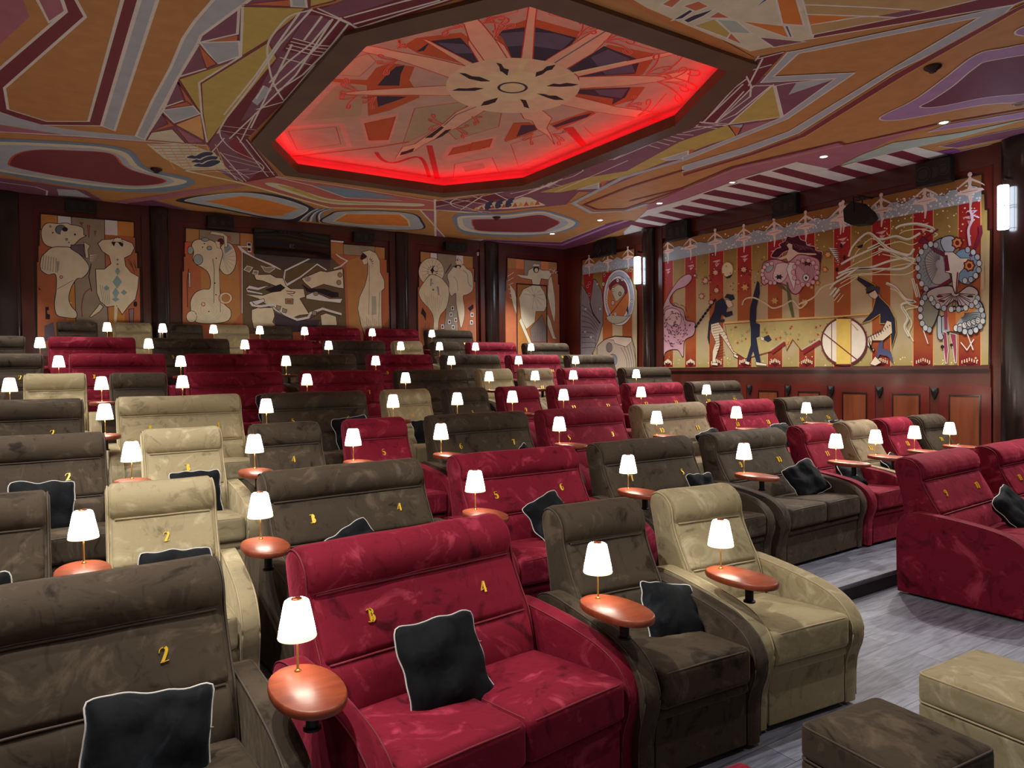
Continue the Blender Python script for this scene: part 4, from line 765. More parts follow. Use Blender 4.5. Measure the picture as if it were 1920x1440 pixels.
# --- the long circus mural
cv = mural(0, 'long painted circus mural with jugglers, drum and dancers on the right wall', 'p',
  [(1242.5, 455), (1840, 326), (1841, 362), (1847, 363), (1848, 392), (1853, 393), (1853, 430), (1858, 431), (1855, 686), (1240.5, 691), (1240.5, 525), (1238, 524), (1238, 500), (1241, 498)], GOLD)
F = cv.fill; Ln = cv.line; D = lambda rgb, v, x, y, r: F(rgb, v, el(x, y, r, r*1.05, 12))
SX = [1242.8, 1262, 1284.4, 1305.5, 1329.7, 1356.7, 1382.5, 1409.4, 1439.4, 1467, 1497.8, 1527.8, 1563.3, 1595.4, 1634.8, 1669.8, 1712, 1750, 1796.6, 1839]
def topy(x): return 492+(x-1242)*(-116/597.)      # underside of the snow band
for k in range(0, 20, 2):
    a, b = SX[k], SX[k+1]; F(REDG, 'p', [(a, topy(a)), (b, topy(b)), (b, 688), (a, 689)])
    Ln((200, 140, 90), 'p', [(a, topy(a)), (a, 688)], .012); Ln((200, 140, 90), 'p', [(b, topy(b)), (b, 688)], .012)
F((126, 86, 42), 'p', [(1244, 456), (1840, 328), (1840, 350), (1244, 475)])
scal = []
for k in range(61):
    x = 1243+k*597/60.; y = 469-(x-1243)*(121/597.)+(.006*(x-1243)+3)*math.sin(k*1.7)*.8; scal.append((x, y))
F(gry, 'p', scal+[(1840, topy(1840)), (1243, topy(1243))]); Ln(ink, 'p', scal, .010)
pts = []
for _ in range(330):
    x = 1245+random.random()**.7*593; u = random.random(); yt = 462-(x-1243)*(121/597.); yb = topy(x); pts.append(to_yz(cv, 'p', x, yt+(yb-yt)*u))
cv.dots(whi, pts, .016)
pts = []
for _ in range(150):
    x = 1245+random.random()**.8*600; y = topy(x)+random.random()*70; pts.append(to_yz(cv, 'p', x, y))
for _ in range(70):
    pts.append(to_yz(cv, 'p', 1245+random.random()*600, 668+random.random()*18))
cv.dots((206, 186, 130), pts, .013)
for v, x, y in (('e', 115, 605), ('e', 268, 578), ('e', 435, 545), ('e', 628, 518), ('e', 833, 476), ('e', 1045, 434), ('e', 1280, 382), ('f', 140, 420), ('f', 385, 378), ('f', 665, 318), ('f', 955, 255)): ballerina(cv, v, x, y, .62)
# white marks in the red tops
for k in range(0, 20, 2):
    xm = (SX[k]+SX[k+1])/2; w_ = (SX[k+1]-SX[k])*.3; y = topy(xm)+16+(xm-1242)*.02
    F((190, 150, 150), 'p', [(xm-w_, y), (xm+w_, y-w_*.5), (xm+w_*.2, y+w_*.3)]); F((190, 150, 150), 'p', [(xm-w_*.3, y+w_*.5), (xm+w_*.8, y+w_*.4), (xm, y+w_*1.3)])
    # candle branch at the foot
    yb = 680
    for j in range(-3, 4):
        hh = 7-abs(j)*1.6+(xm-1242)*.004; F((220, 190, 160), 'p', [(xm+j*w_*.36-.9, yb-hh), (xm+j*w_*.36+.9, yb-hh), (xm+j*w_*.36+.9, yb-hh+6), (xm+j*w_*.36-.9, yb-hh+6)])
    F((70, 16, 20), 'p', [(xm-w_*1.2, yb-2), (xm-w_*.9, yb), (xm, yb+2), (xm+w_*.9, yb), (xm+w_*1.2, yb-2), (xm+w_*.6, yb+4), (xm, yb+8), (xm-w_*.6, yb+4)])
# swirl lady at the left
random.seed(12)
pkl = (176, 140, 150)
F(pkl, 'e', [(90, 980), (140, 880), (200, 800), (260, 770), (280, 800), (240, 850), (170, 880), (130, 940), (150, 980), (220, 1010), (240, 1080), (300, 1100), (290, 1180), (230, 1220), (220, 1330), (180, 1280), (100, 1300), (90, 1390), (75, 1250), (70, 1080)], 1, ink, .016)
F((196, 170, 168), 'e', [(100, 1020), (150, 1000), (200, 1030), (200, 1110), (140, 1120), (100, 1080)], 1, ink, .012)
for _ in range(75):
    a = random.random()*6.28; r_ = random.random(); x = 165+105*r_*math.cos(a); y = 1120+150*r_*math.sin(a); t_ = a+1.5
    F((84, 44, 62), 'e', [(x, y), (x+12*math.cos(t_), y+12*math.sin(t_)), (x+18*math.cos(t_+.5), y+18*math.sin(t_+.5)), (x+8*math.cos(t_+.8), y+8*math.sin(t_+.8))])
for k in range(9): F(ink, 'e', [(300+k*16, 1140-k*22), (318+k*16, 1124-k*22), (310+k*16, 1108-k*22), (296+k*16, 1124-k*22)])
for x, y, r_ in ((370, 815, 26), (300, 780, 14), (420, 640, 10), (345, 920, 22), (440, 760, 24), (445, 880, 24), (410, 960, 20), (630, 740, 26)): F((196, 150, 130), 'e', spiky(x, y, r_, r_*.6, 7), 1, ink, .01)
F((206, 186, 150), 'e', el(520, 740, 38, 50), 0, (170, 110, 60), .012); F(ink, 'e', [(490, 770), (510, 790), (555, 770), (540, 795), (515, 800)])
for _ in range(46): D(ink, 'e', 300+random.random()*480, 670+random.random()*260, 3.5)
# juggler in tails
F((34, 36, 50), 'e', [(515, 905), (560, 910), (570, 940), (545, 950), (525, 935), (500, 930)]); F((206, 180, 160), 'e', [(510, 940), (545, 950), (560, 985), (530, 1000), (508, 975)], 0, ink, .008)
F((34, 38, 58), 'e', [(440, 960), (490, 930), (520, 990), (510, 1030), (550, 1020), (556, 1045), (510, 1062), (480, 1040), (470, 1080), (500, 1075), (500, 1092), (460, 1095), (430, 1110), (400, 1150), (398, 1250), (386, 1200), (396, 1090), (430, 1020)], 0, ink, .008)
F(cre, 'e', [(408, 1110), (460, 1095), (490, 1140), (540, 1230), (585, 1310), (570, 1320), (500, 1220), (465, 1170), (470, 1250), (440, 1340), (445, 1380), (418, 1370), (420, 1290), (440, 1230), (410, 1160)], 0, ink, .01)
for k in range(13): Ln(ink, 'e', [(415+k*3.2, 1122+k*17), (468+k*4-(k > 5)*10, 1110+k*17)], .009)
for k in range(7): Ln(ink, 'e', [(480+k*13, 1165+k*22), (500+k*12, 1155+k*22)], .009)
F(cre, 'e', [(420, 1365), (455, 1370), (455, 1388), (415, 1385)], 0, ink, .01); F(cre, 'e', [(565, 1305), (595, 1325), (590, 1338), (562, 1325)], 0, ink, .01)
# painted cloth and board
F((160, 146, 96), 'e', [(500, 1100), (1290, 1065), (1240, 1100), (1160, 1180), (1160, 1220), (1020, 1285), (960, 1210), (920, 1285), (910, 1230), (820, 1290), (640, 1340), (560, 1290), (520, 1200)], 0, (130, 60, 50), .014)
for _ in range(60):
    x = 540+random.random()*640; y = 1115+random.random()*130
    F([(150, 52, 46), (120, 130, 80), (190, 150, 80)][_ % 3], 'e', spiky(x, y, 6+random.random()*12, 4, 4, 1, 1.1, random.random()*3))
Ln((190, 160, 100), 'e', [(500, 1100), (720, 1086), (1300, 1058)], .05); Ln((120, 50, 44), 'e', [(500, 1108), (720, 1094), (1300, 1064)], .014); Ln((190, 160, 100), 'f', [(-20, 1088), (310, 1062)], .045); Ln((90, 40, 40), 'f', [(-20, 1092), (310, 1066)], .012)
for a, b in (((820, 1300), (910, 1235)), ((1030, 1300), (1150, 1225))): Ln((120, 34, 40), 'e', [a, b], .07); Ln(crm, 'e', [(a[0]-8, a[1]-18), (b[0]-4, b[1]-22)], .02)
# handstand figure
F((34, 38, 58), 'e', [(722, 820), (735, 830), (738, 900), (715, 1000), (712, 1100), (740, 1110), (738, 1190), (715, 1200), (745, 1370), (720, 1370), (695, 1290), (665, 1365), (648, 1355), (680, 1250), (680, 1150), (672, 1080), (675, 1000), (700, 900)], 0, ink, .008)
F((40, 44, 60), 'e', [(765, 1195), (800, 1180), (820, 1215), (795, 1230), (770, 1215)]); F(cre, 'e', [(745, 1190), (768, 1200), (770, 1222), (745, 1215)], 0, ink, .006); F(cre, 'e', [(710, 1362), (790, 1378), (785, 1390), (715, 1385)], 0, ink, .008); F(cre, 'e', [(640, 1355), (672, 1366), (665, 1384), (640, 1375)], 0, ink, .008)
# flying dancer in pink
F((60, 20, 36), 'e', [(815, 650), (850, 600), (880, 590), (870, 570), (910, 545), (925, 515), (960, 520), (1000, 508), (1015, 535), (1050, 550), (1060, 575), (1110, 585), (1120, 610), (1160, 620), (1150, 650), (1080, 640), (1000, 625), (950, 610), (900, 625), (860, 660)], 1, (200, 150, 150), .016)
for k in range(9): Ln((110, 60, 70), 'e', [(930+k*10, 560+k*6), (900+k*22, 545+k*6), (880+k*34, 570+k*8)], .010, False, 1); F((60, 20, 36), 'e', [(1060, 600), (1160, 640), (1150, 700), (1080, 660)]); 
F((206, 176, 160), 'e', [(850, 668), (920, 640), (935, 600), (920, 575), (935, 560), (960, 570), (960, 600), (1000, 625), (1120, 630), (1125, 642), (1010, 645), (990, 690), (960, 700), (930, 690), (920, 665), (852, 685)], 0, ink, .008)
F(pkl, 'e', [(770, 690), (850, 670), (930, 690), (1000, 640), (1080, 650), (1140, 680), (1140, 760), (1100, 800), (1080, 850), (1040, 850), (1000, 900), (960, 900), (920, 850), (860, 830), (800, 830), (770, 845), (750, 820), (755, 740)], 1, (110, 30, 44), .02)
F((200, 176, 176), 'e', [(860, 700), (930, 700), (925, 780), (880, 830), (830, 800), (840, 740)], 1, ink, .01); F((150, 160, 160), 'e', [(770, 700), (820, 690), (830, 730), (790, 760)], 1, ink, .01)
F(ink, 'e', spiky(870, 790, 26, 14, 6, 1.2, .8)); F(ink, 'e', spiky(1060, 700, 30, 14, 6, 1.4, .7)); F(whi, 'e', el(1052, 795, 22, 26), 0, ink, .012); F(ink, 'e', el(1052, 795, 8, 10, 10)); F((220, 200, 196), 'e', [(940, 690), (975, 690), (985, 800), (970, 880), (940, 800), (920, 740)], 0, (140, 40, 50), .012)
for k in range(12): Ln((110, 60, 80), 'e', [(990+k*11, 670+k*4), (1000+k*9, 720+k*9)], .010)
F((84, 92, 54), 'e', [(918, 820), (932, 830), (960, 1000), (972, 1060), (955, 1060), (930, 960)]); F((84, 92, 54), 'e', [(800, 830), (900, 850), (925, 890), (860, 850)])
for x, y, r_ in ((1180, 740, 22), (1130, 830, 20), (1090, 860, 18), (1200, 640, 26), (840, 950, 30), (1040, 960, 30), (640, 860, 30)): F((190, 150, 90), 'e', spiky(x, y, r_, r_*.55, 6), 1, (140, 80, 50), .01)
for pts in ([(620, 980), (640, 940), (700, 930), (780, 970), (830, 1000), (900, 980), (960, 950), (1010, 1000), (1060, 960)], [(1000, 975), (1100, 930), (1160, 860), (1250, 830)]): Ln(cre, 'e', pts, .03, False, 1)
for k in range(8): F(whi, 'e', [(1200+k*10, 590+k*14), (1280, 600+k*12), (1215+k*8, 604+k*14)], 0, (90, 90, 80), .006)
for x, y in ((1240, 720), (1270, 560), (1290, 640)): F(ink, 'e', el(x+20, y+20, 9, 16, 10))
# ribbons and swirling shapes
for pts in ([(180, 690), (210, 620), (300, 540), (380, 580), (480, 560), (560, 580), (640, 540)], [(480, 510), (520, 490), (620, 480), (720, 510), (700, 530)], [(300, 640), (400, 600), (330, 640), (200, 700), (130, 740)], [(110, 800), (200, 770), (320, 760), (440, 720), (560, 700), (600, 720), (520, 770), (360, 770), (200, 780), (100, 830)],
            [(60, 900), (90, 860), (160, 820), (240, 760)], [(420, 860), (480, 890), (540, 960), (600, 980), (520, 1000), (560, 1080), (540, 1140), (570, 1200)], [(340, 560), (440, 640), (560, 680), (600, 640)], [(590, 830), (620, 950)], [(100, 890), (60, 940)], [(120, 900), (80, 950)], [(370, 640), (460, 660), (560, 690)]):
    Ln((214, 208, 178), 'f', pts, .045, False, 1); Ln((110, 110, 90), 'f', [(x+3, y+6) for x, y in pts], .008, False, 1); Ln((206, 200, 160), 'f', [(x+26, y+34) for x, y in pts], .016, False, 1)
F(ink, 'f', [(232, 625), (275, 608), (265, 632), (245, 638)])
# drum and drummer
F((206, 188, 172), 'f', el(150, 1235, 145, 150, 40), 0, (90, 40, 44), .035); F((190, 164, 84), 'f', [(100, 1090), (195, 1090), (195, 1380), (100, 1380)]); Ln((100, 50, 50), 'f', [(70, 1105), (70, 1370)], .014); Ln((100, 50, 50), 'f', [(195, 1095), (195, 1378)], .012); Ln((100, 50, 50), 'f', [(15, 1180), (235, 1355)], .022)
Ln((170, 140, 90), 'f', [(180, 1100), (240, 1165)], .02)
for k in range(16): a = k*math.pi/8; D(ink, 'f', 150+154*math.cos(a), 1235+158*math.sin(a), 3)
F((36, 38, 58), 'f', [(240, 815), (345, 870), (380, 950), (440, 1010), (480, 1090), (485, 1180), (455, 1280), (450, 1200), (430, 1120), (380, 1120), (380, 1060), (320, 1100), (260, 1120), (330, 1040), (350, 970), (320, 930), (290, 930), (290, 890), (230, 840)], 0, (170, 140, 60), .012)
F((206, 180, 160), 'f', [(305, 930), (350, 905), (370, 940), (350, 965), (320, 950)], 0, ink, .008); F((60, 60, 62), 'f', [(285, 900), (330, 875), (380, 890), (372, 935), (350, 900), (300, 915)])
F(cre, 'f', [(425, 1100), (455, 1110), (460, 1180), (400, 1230), (330, 1230), (320, 1290), (345, 1280), (340, 1300), (300, 1260), (300, 1210), (390, 1170)], 0, ink, .01)
for k in range(10): Ln(ink, 'f', [(305+k*15, 1200-k*8), (320+k*14, 1245-k*12)], .012)
F((70, 74, 104), 'f', [(370, 1250), (400, 1225), (400, 1280), (450, 1300), (470, 1380), (430, 1330), (380, 1320), (360, 1350)]); F(cre, 'f', [(315, 1380), (350, 1330), (390, 1370), (350, 1392)], 0, ink, .008)
# big dancer in grey blue
F(GOLD, 'f', [(1030, 500), (1050, 500), (1050, 900), (1030, 900)])
F((124, 136, 142), 'f', [(630, 700), (650, 650), (720, 600), (780, 570), (800, 600), (800, 760), (840, 850), (700, 900), (660, 880), (625, 800)], 1, ink, .02); F((110, 140, 164), 'f', [(860, 690), (920, 640), (990, 680), (1015, 760), (1000, 830), (940, 870), (880, 830)], 1, ink, .012)
F((150, 150, 148), 'f', [(670, 700), (760, 640), (800, 740), (830, 840), (720, 860)], 1, (80, 80, 84), .012)
F((104, 30, 50), 'f', [(655, 560), (690, 590), (740, 640), (800, 665), (790, 690), (730, 660), (680, 610), (625, 600)], 0, ink, .008); Ln((104, 30, 50), 'f', [(670, 575), (755, 515)], .025); Ln((104, 30, 50), 'f', [(960, 690), (1000, 620), (1030, 540), (1025, 490)], .05); Ln((104, 30, 50), 'f', [(640, 912), (750, 890), (840, 835)], .05)
F((150, 164, 176), 'f', [(770, 600), (790, 565), (850, 560), (870, 610), (850, 660), (800, 660)], 1, ink, .014); F((214, 190, 180), 'f', [(795, 660), (850, 660), (900, 700), (960, 700), (960, 720), (890, 800), (875, 930), (855, 930), (840, 800), (800, 790)], 0, ink, .01)
F((96, 24, 44), 'f', [(795, 680), (815, 680), (830, 780), (800, 785)]); Ln((96, 24, 44), 'f', [(880, 790), (868, 935)], .02)
for x, y in ((878, 602), (955, 748)): F((176, 120, 70), 'f', spiky(x, y, 37, 29, 7, 1, 1.05), 0, (90, 24, 24), .02); F((110, 30, 30), 'f', el(x, y, 17, 19), 0, (200, 150, 90), .01)
F((118, 118, 104), 'f', [(640, 960), (700, 900), (760, 1000), (740, 1100), (700, 1160), (650, 1120)], 1, ink, .016); F((140, 156, 160), 'f', [(770, 1080), (900, 1060), (1000, 980), (1040, 1000), (1050, 1080), (1010, 1160), (920, 1180), (850, 1170), (780, 1175)], 1, ink, .02)
F((176, 120, 66), 'f', [(860, 1060), (900, 1010), (990, 970), (1000, 1030), (900, 1090), (870, 1130), (850, 1160)], 1); F((168, 92, 46), 'f', [(810, 1030), (865, 1010), (870, 1170), (830, 1170)])
F((164, 158, 154), 'f', [(680, 930), (740, 890), (840, 880), (870, 930), (950, 880), (1010, 910), (1000, 960), (950, 1010), (900, 1040), (880, 990), (860, 970), (820, 1000), (760, 1030), (720, 1000)], 1, ink, .016)
for k in range(15):
    a = .1+k*.21; Ln((90, 50, 66) if k % 3 else ink, 'f', [(865+24*math.cos(a), 925+18*math.sin(a)), (865+(130-10*(k % 3))*math.cos(a), 925+92*math.sin(a))], .012)
for x, y in ((765, 945), (780, 975), (960, 945), (900, 1010)): F((90, 24, 50) if x < 800 else ink, 'f', el(x, y, 22, 8, 10))
for k in range(6): F(whi, 'f', el(870+k*28, 1150-k*10, 18, 22), 0, ink, .01)
for k in range(3): F(ink, 'f', [(910+k*32, 1165-k*8), (950+k*30, 1150-k*10), (940+k*30, 1175-k*10)])
F(ink, 'f', el(858, 1025, 18, 20)); F((140, 150, 150), 'f', el(858, 1025, 9, 10, 10))
F((130, 60, 76), 'f', [(785, 1170), (810, 1180), (820, 1290), (812, 1375), (802, 1375), (792, 1290)], 0, whi, .008); F((130, 60, 76), 'f', [(830, 1180), (870, 1190), (875, 1290), (872, 1372), (862, 1372), (852, 1290)], 0, whi, .008); F((130, 60, 76), 'f', [(790, 1020), (815, 1010), (815, 1160), (795, 1160)])
F((150, 160, 164), 'f', [(752, 1080), (775, 1080), (778, 1170), (790, 1210), (770, 1225), (750, 1200)], 1, ink, .012); D(ink, 'f', 782, 1270, 12); D(ink, 'f', 840, 1258, 10)
Ln(whi, 'f', [(940, 1180), (980, 1290)], .016); Ln(whi, 'f', [(900, 1240), (940, 1290), (985, 1220)], .014); Ln(whi, 'f', [(660, 1160), (690, 1250)], .016)
Ln((196, 176, 190), 'f', [(960, 390), (975, 450), (950, 520), (960, 620)], .035, False, 1); Ln((196, 176, 190), 'f', [(940, 400), (1000, 395), (970, 420), (1020, 440)], .02)
for cx, cy, rx, ry, a0, a1, n in ((715, 760, 92, 150, 2.0, 5.0, 9), (930, 745, 90, 100, -1.4, 1.6, 8), (700, 1050, 60, 110, 1.6, 4.2, 7), (950, 1080, 95, 95, -.9, 2.2, 9), (860, 950, 150, 80, .1, 3.0, 10)):
    for k in range(n):
        a = a0+(a1-a0)*k/(n-1); F((176, 184, 184) if k % 2 else (150, 160, 166), 'f', el(cx+rx*math.cos(a), cy+ry*math.sin(a), 17, 20, 14), 0, ink, .009)
for k in range(16):
    a = 2.0+k*.2; Ln((88, 88, 92), 'f', [(760+20*math.cos(a), 740+30*math.sin(a)), (740+86*math.cos(a), 755+128*math.sin(a))], .008)
for k in range(10):
    a = -.4+k*.2; Ln((70, 80, 90), 'f', [(900+24*math.cos(a), 1060+20*math.sin(a)), (930+92*math.cos(a), 1080+80*math.sin(a))], .008)
# ruffles on the flying dancer and the swirl lady
for k in range(14):
    a = k*.45; F((190, 156, 164), 'e', el(1050+82*math.cos(a), 760+84*math.sin(a), 15, 16, 12), 0, (110, 40, 56), .008)
for k in range(9):
    a = 1.4+k*.4; F((196, 170, 172), 'e', el(830+72*math.cos(a), 765+66*math.sin(a), 13, 14, 12), 0, (110, 40, 56), .008)
for k in range(20):
    a = k*.6; r_ = 30+k*4.2; Ln(ink if k % 2 else (120, 60, 84), 'e', [(165+r_*math.cos(a), 1120+r_*1.4*math.sin(a)), (165+r_*1.05*math.cos(a+.25), 1120+r_*1.47*math.sin(a+.25)), (165+r_*math.cos(a+.5), 1120+r_*1.4*math.sin(a+.5))], .012, False, 1)
done(cv)
# ------------------------------------------------------------------ seats
random.seed(4)
BACK = [(.085, .30), (.10, .70), (.145, .95), (.185, 1.10), (.19, 1.165), (.165, 1.205), (.12, 1.225), (.06, 1.22), (.01, 1.195),
        (-.03, 1.15), (-.045, 1.10), (-.05, 1.05), (-.07, .99), (-.105, .92), (-.15, .84), (-.195, .77), (-.225, .69), (-.25, .58), (-.27, .46), (-.27, .30)]
BACKS = smooth_pts(BACK[:-1], False, 3)+[BACK[-1]]
ARM = [(.11, .02), (.115, .3), (.115, .56), (.095, .66), (.05, .725), (-.02, .755), (-.11, .765), (-.30, .752), (-.5, .73), (-.68, .70), (-.79, .665),
       (-.87, .615), (-.92, .55), (-.94, .48), (-.93, .40), (-.905, .33), (-.89, .26), (-.885, .15), (-.885, .02)]
ARMS = smooth_pts(ARM, False, 3)
AW = .108
def front_y(z):
    F = [p for p in BACK if p[0] < .02]; F = sorted(F, key=lambda p: p[1])
    for a, b in zip(F, F[1:]):
        if a[1] <= z <= b[1] and b[1] > a[1]: return a[0]+(b[0]-a[0])*(z-a[1])/(b[1]-a[1])
    return -.27
def pad_profile(zlo, zhi, bulge, back=.06):
    n = 9; out = []
    for i in range(n+1):
        t = i/n; z = zlo+(zhi-zlo)*t
        out.append((front_y(z)-bulge*math.sin(math.pi*t)**.6-.004, z))
    return out+[(front_y(zhi)+back, zhi-.005), (front_y(zlo)+back, zlo+.005)]
HEAD = [(-.045, 1.035), (-.068, 1.055), (-.082, 1.09), (-.078, 1.14), (-.055, 1.185), (-.01, 1.222), (.05, 1.243), (.12, 1.242), (.175, 1.22),
        (.205, 1.175), (.2, 1.12), (.16, 1.12), (.12, 1.15), (.04, 1.15), (0, 1.08)]
DIG = {'0': ([[(.3, 1), (.1, .8), (.05, .5), (.1, .2), (.3, 0)]], [[(.3, 1), (.5, .8), (.55, .5), (.5, .2), (.3, 0)]]),
 '1': ([[(.15, .8), (.3, 1)]], [[(.36, 1), (.36, 0)]]),
 '2': ([[(.02, .68), (.1, .92), (.3, 1.0)], [(.05, .02), (.6, .1)]], [[(.42, 1), (.5, .8), (.38, .45), (.18, .03)]]),
 '3': ([[(.0, .95), (.12, 1.0), (.3, .97)], [(.0, .05), (.12, 0), (.3, .0)]], [[(.3, 1), (.3, 0)], [(.3, .98), (.46, .85), (.46, .68), (.34, .55)], [(.34, .52), (.52, .38), (.52, .15), (.34, .02)]]),
 '4': ([[(.42, 1), (.2, .6), (0, .2)], [(0, .3), (.6, .3)]], [[(.43, .98), (.43, .02)]]),
 '5': ([[(.1, 1), (.5, 1)], [(.1, 1), (.1, .55)], [(.1, .25), (.15, .05), (.3, 0)]], [[(.15, .6), (.38, .58), (.5, .4), (.5, .2), (.34, .02)]]),
 '6': ([[(.5, .95), (.3, 1.0), (.1, .8)], [(.18, .5), (.4, .56), (.52, .3), (.4, .03), (.25, 0)]], [[(.18, .85), (.1, .6), (.1, .3), (.25, .03)]]),
 '7': ([[(.05, 1), (.55, 1)], [(.05, 1), (.05, .85)]], [[(.48, .98), (.35, .55), (.3, .02)]]),
 '8': ([[(.45, .9), (.3, 1), (.12, .9), (.12, .7)], [(.15, .1), (.3, 0), (.45, .1)]], [[(.14, .75), (.3, .55), (.45, .35), (.45, .15)]]),
 '9': ([[(.42, .5), (.2, .46), (.08, .7), (.2, .98), (.35, 1.0)], [(.1, .05), (.3, 0)]], [[(.4, .97), (.5, .7), (.5, .4), (.36, .02)]])}
def ribbon2d(pts, w):
    """flat ribbon outline quads for a 2-D polyline"""
    out = []; P = [Vector(p) for p in pts]; L = []; R = []
    for i, p in enumerate(P):
        a = P[max(i-1, 0)]; b = P[min(i+1, len(P)-1)]; t = (b-a).normalized(); n = Vector((-t.y, t.x))
        L.append(p+n*w/2); R.append(p-n*w/2)
    return [(L[i], L[i+1], R[i+1], R[i]) for i in range(len(P)-1)]
def number_mesh(s, h=.061):
    bm = bmesh.new(); wid = .62*h; tot = wid*len(s)
    z0 = .908; tilt = math.atan2(front_y(.95)-front_y(.86), .09)
    for i, ch in enumerate(s):
        thin, thick = DIG[ch]
        for pl, ww in [(p, .05) for p in thin]+[(p, .2) for p in thick]:
            pl2 = smooth_pts(pl, False, 4) if len(pl) > 2 else pl
            for q in ribbon2d(pl2, ww):
                top = []
                for p in q:
                    x = (i*wid)-tot/2+p.x*h+.01; v = p.y*h-h/2
                    top.append(Vector((x, v*math.sin(tilt), z0+v*math.cos(tilt))))
                n = Vector((0, -math.cos(tilt), math.sin(tilt)))
                a = [bm.verts.new(p+n*.0035) for p in top]; b = [bm.verts.new(p-n*.006) for p in top]
                bm.faces.new(a)
                for k in range(4): bm.faces.new([a[k], b[k], b[(k+1) % 4], a[(k+1) % 4]])
    bmesh.ops.recalc_face_normals(bm, faces=bm.faces)
    return bm
PADY = None
def make_seat(col, n):
    """n places; width of back wB, arms outside it.  origin on the floor under the ridge of the back"""
    wB = .65 if n == 1 else 1.255
    vm = VELVET[col]; pm = PIPE[col]; h = wB/2
    root = thing('sofa' if n == 2 else 'armchair', '', 'sofa' if n == 2 else 'armchair')
    rnd = random.Random(n*7+len(col))
    sd = rnd.random()*50
    def wob(x, y, z): return (0, (noise.noise(Vector((x*5+sd, z*6, 3)))*.006), noise.noise(Vector((x*4+sd, 7, y*5)))*.005)
    bm = bmesh.new(); prof_extrude(bm, BACKS, -h, h, .028, 8); back = obj('backrest', bm, vm, root); sharp(back, 60)
    for sx in (-1, 1):
        bm = bmesh.new()
        F = [(y-.002, z) for (y, z) in BACKS if y < .17 and z > .44]
        F = [p for p in F if not (p[0] > .05 and p[1] < 1.2)]
        F = [(sx*(h-.012), y, z) for y, z in F]
        tube(bm, F, .0055, 6)
        obj('backrest_piping', bm, pm, back)
    bm = bmesh.new(); prof_extrude(bm, HEAD, -h+.022, h-.022, .022, 14, 3, wob); obj('headrest', bm, vm, root)
    bm = bmesh.new(); prof_extrude(bm, pad_profile(.752, 1.036, .020), -h+.03, h-.03, .02, 14, 3, wob)
    obj('back_cushion', bm, vm, root)
    bm = bmesh.new(); prof_extrude(bm, pad_profile(.44, .748, .030), -h+.03, h-.03, .02, 14, 3, wob)
    obj('lumbar_cushion', bm, vm, root)
    bm = bmesh.new()
    tube(bm, [(x, front_y(1.04)-.013, 1.037+noise.noise(Vector((x*5+sd, 1, 2)))*.003) for x in [(-h+.05)+(2*h-.1)*i/10 for i in range(11)]], .006, 6)
    obj('seam_piping', bm, pm, back); bm = bmesh.new()
    tube(bm, [(x, front_y(.75)-.012, .75+noise.noise(Vector((x*5+sd, 5, 2)))*.003) for x in [(-h+.05)+(2*h-.1)*i/10 for i in range(11)]], .006, 6)
    obj('seam_piping', bm, pm, back)
    for sx in (-1, 1):
        bm = bmesh.new(); a, b = sorted((sx*(h+.002), sx*(h+AW)))
        prof_extrude(bm, ARMS, a, b, .02, 2)
        arm = obj('armrest', bm, vm, root); sharp(arm, 60)
        for xx in (a+.006, b-.006):
            bm = bmesh.new(); tube(bm, [(xx, y, z) for y, z in offset_poly(ARMS, .004)[2:-1]], .005, 6)
            obj('armrest_piping', bm, pm, arm)
    cw = (2*h-.01)/n
    for i in range(n):
        x0 = -h+.005+i*cw; x1 = x0+cw-.006
        bm = bmesh.new()
        def fall(x, y, z): return (0, 0, -.05*max(0, (y+.9)/.68)*1.0)
        rbox(bm, x0, x1, -.935, -.24, .385, .585, .035, .018, fall, 6)
        cu = obj('seat_cushion', bm, vm, root)
        bm = bmesh.new()
        def zt(y): return .5735-.05*max(0, (y+.9)/.68)
        e = .012
        P = [(x0+e, -.3, zt(-.3)), (x0+e, -.6, zt(-.6)), (x0+e, -.88, zt(-.88)), (x0+.02, -.918, zt(-.9)-.003), (x0+.05, -.926, zt(-.9)-.004), ((x0+x1)/2, -.927, zt(-.9)), (x1-.05, -.926, zt(-.9)-.004),
             (x1-.02, -.918, zt(-.9)-.003), (x1-e, -.88, zt(-.88)), (x1-e, -.6, zt(-.6)), (x1-e, -.3, zt(-.3))]
        tube(bm, P, .0055, 6); obj('cushion_piping', bm, pm, cu)
    bm = bmesh.new(); rbox(bm, -h+.004, h-.004, -.905, -.2, .325, .38, .02, 0, None, 4)
    obj('footrest_pad', bm, vm, root)
    bm = bbox(-h+.006, h-.006, -.885, .07, .03, .34, .008); obj('seat_base', bm, vm, root, False)
    return root
NUMM = {}
def number_obj(s):
    if s not in NUMM:
        o = obj('seat_number', number_mesh(s), M_gold, None, False); C.objects.unlink(o); NUMM[s] = o
    c = NUMM[s].copy(); C.objects.link(c); return c
PROTO = {}; used = set()
def get_seat(col, n):
    key = (col, n)
    if key not in PROTO: PROTO[key] = make_seat(col, n); return PROTO[key]
    return dup(PROTO[key])
A_ROW = [3.4, 5.1, 6.8, 8.5, 10.2, 11.9, 13.6, 15.2]
F_ROW = [0, .144, .367, .609, .871, 1.158, 1.48, 1.835]
KX = [1, 1, 1, 1.006, 1.01, 1.0215, 1.038, 1.063]
ROWN = ['front row', 'second row', 'third row', 'fourth row', 'fifth row', 'sixth row', 'seventh row', 'back row']
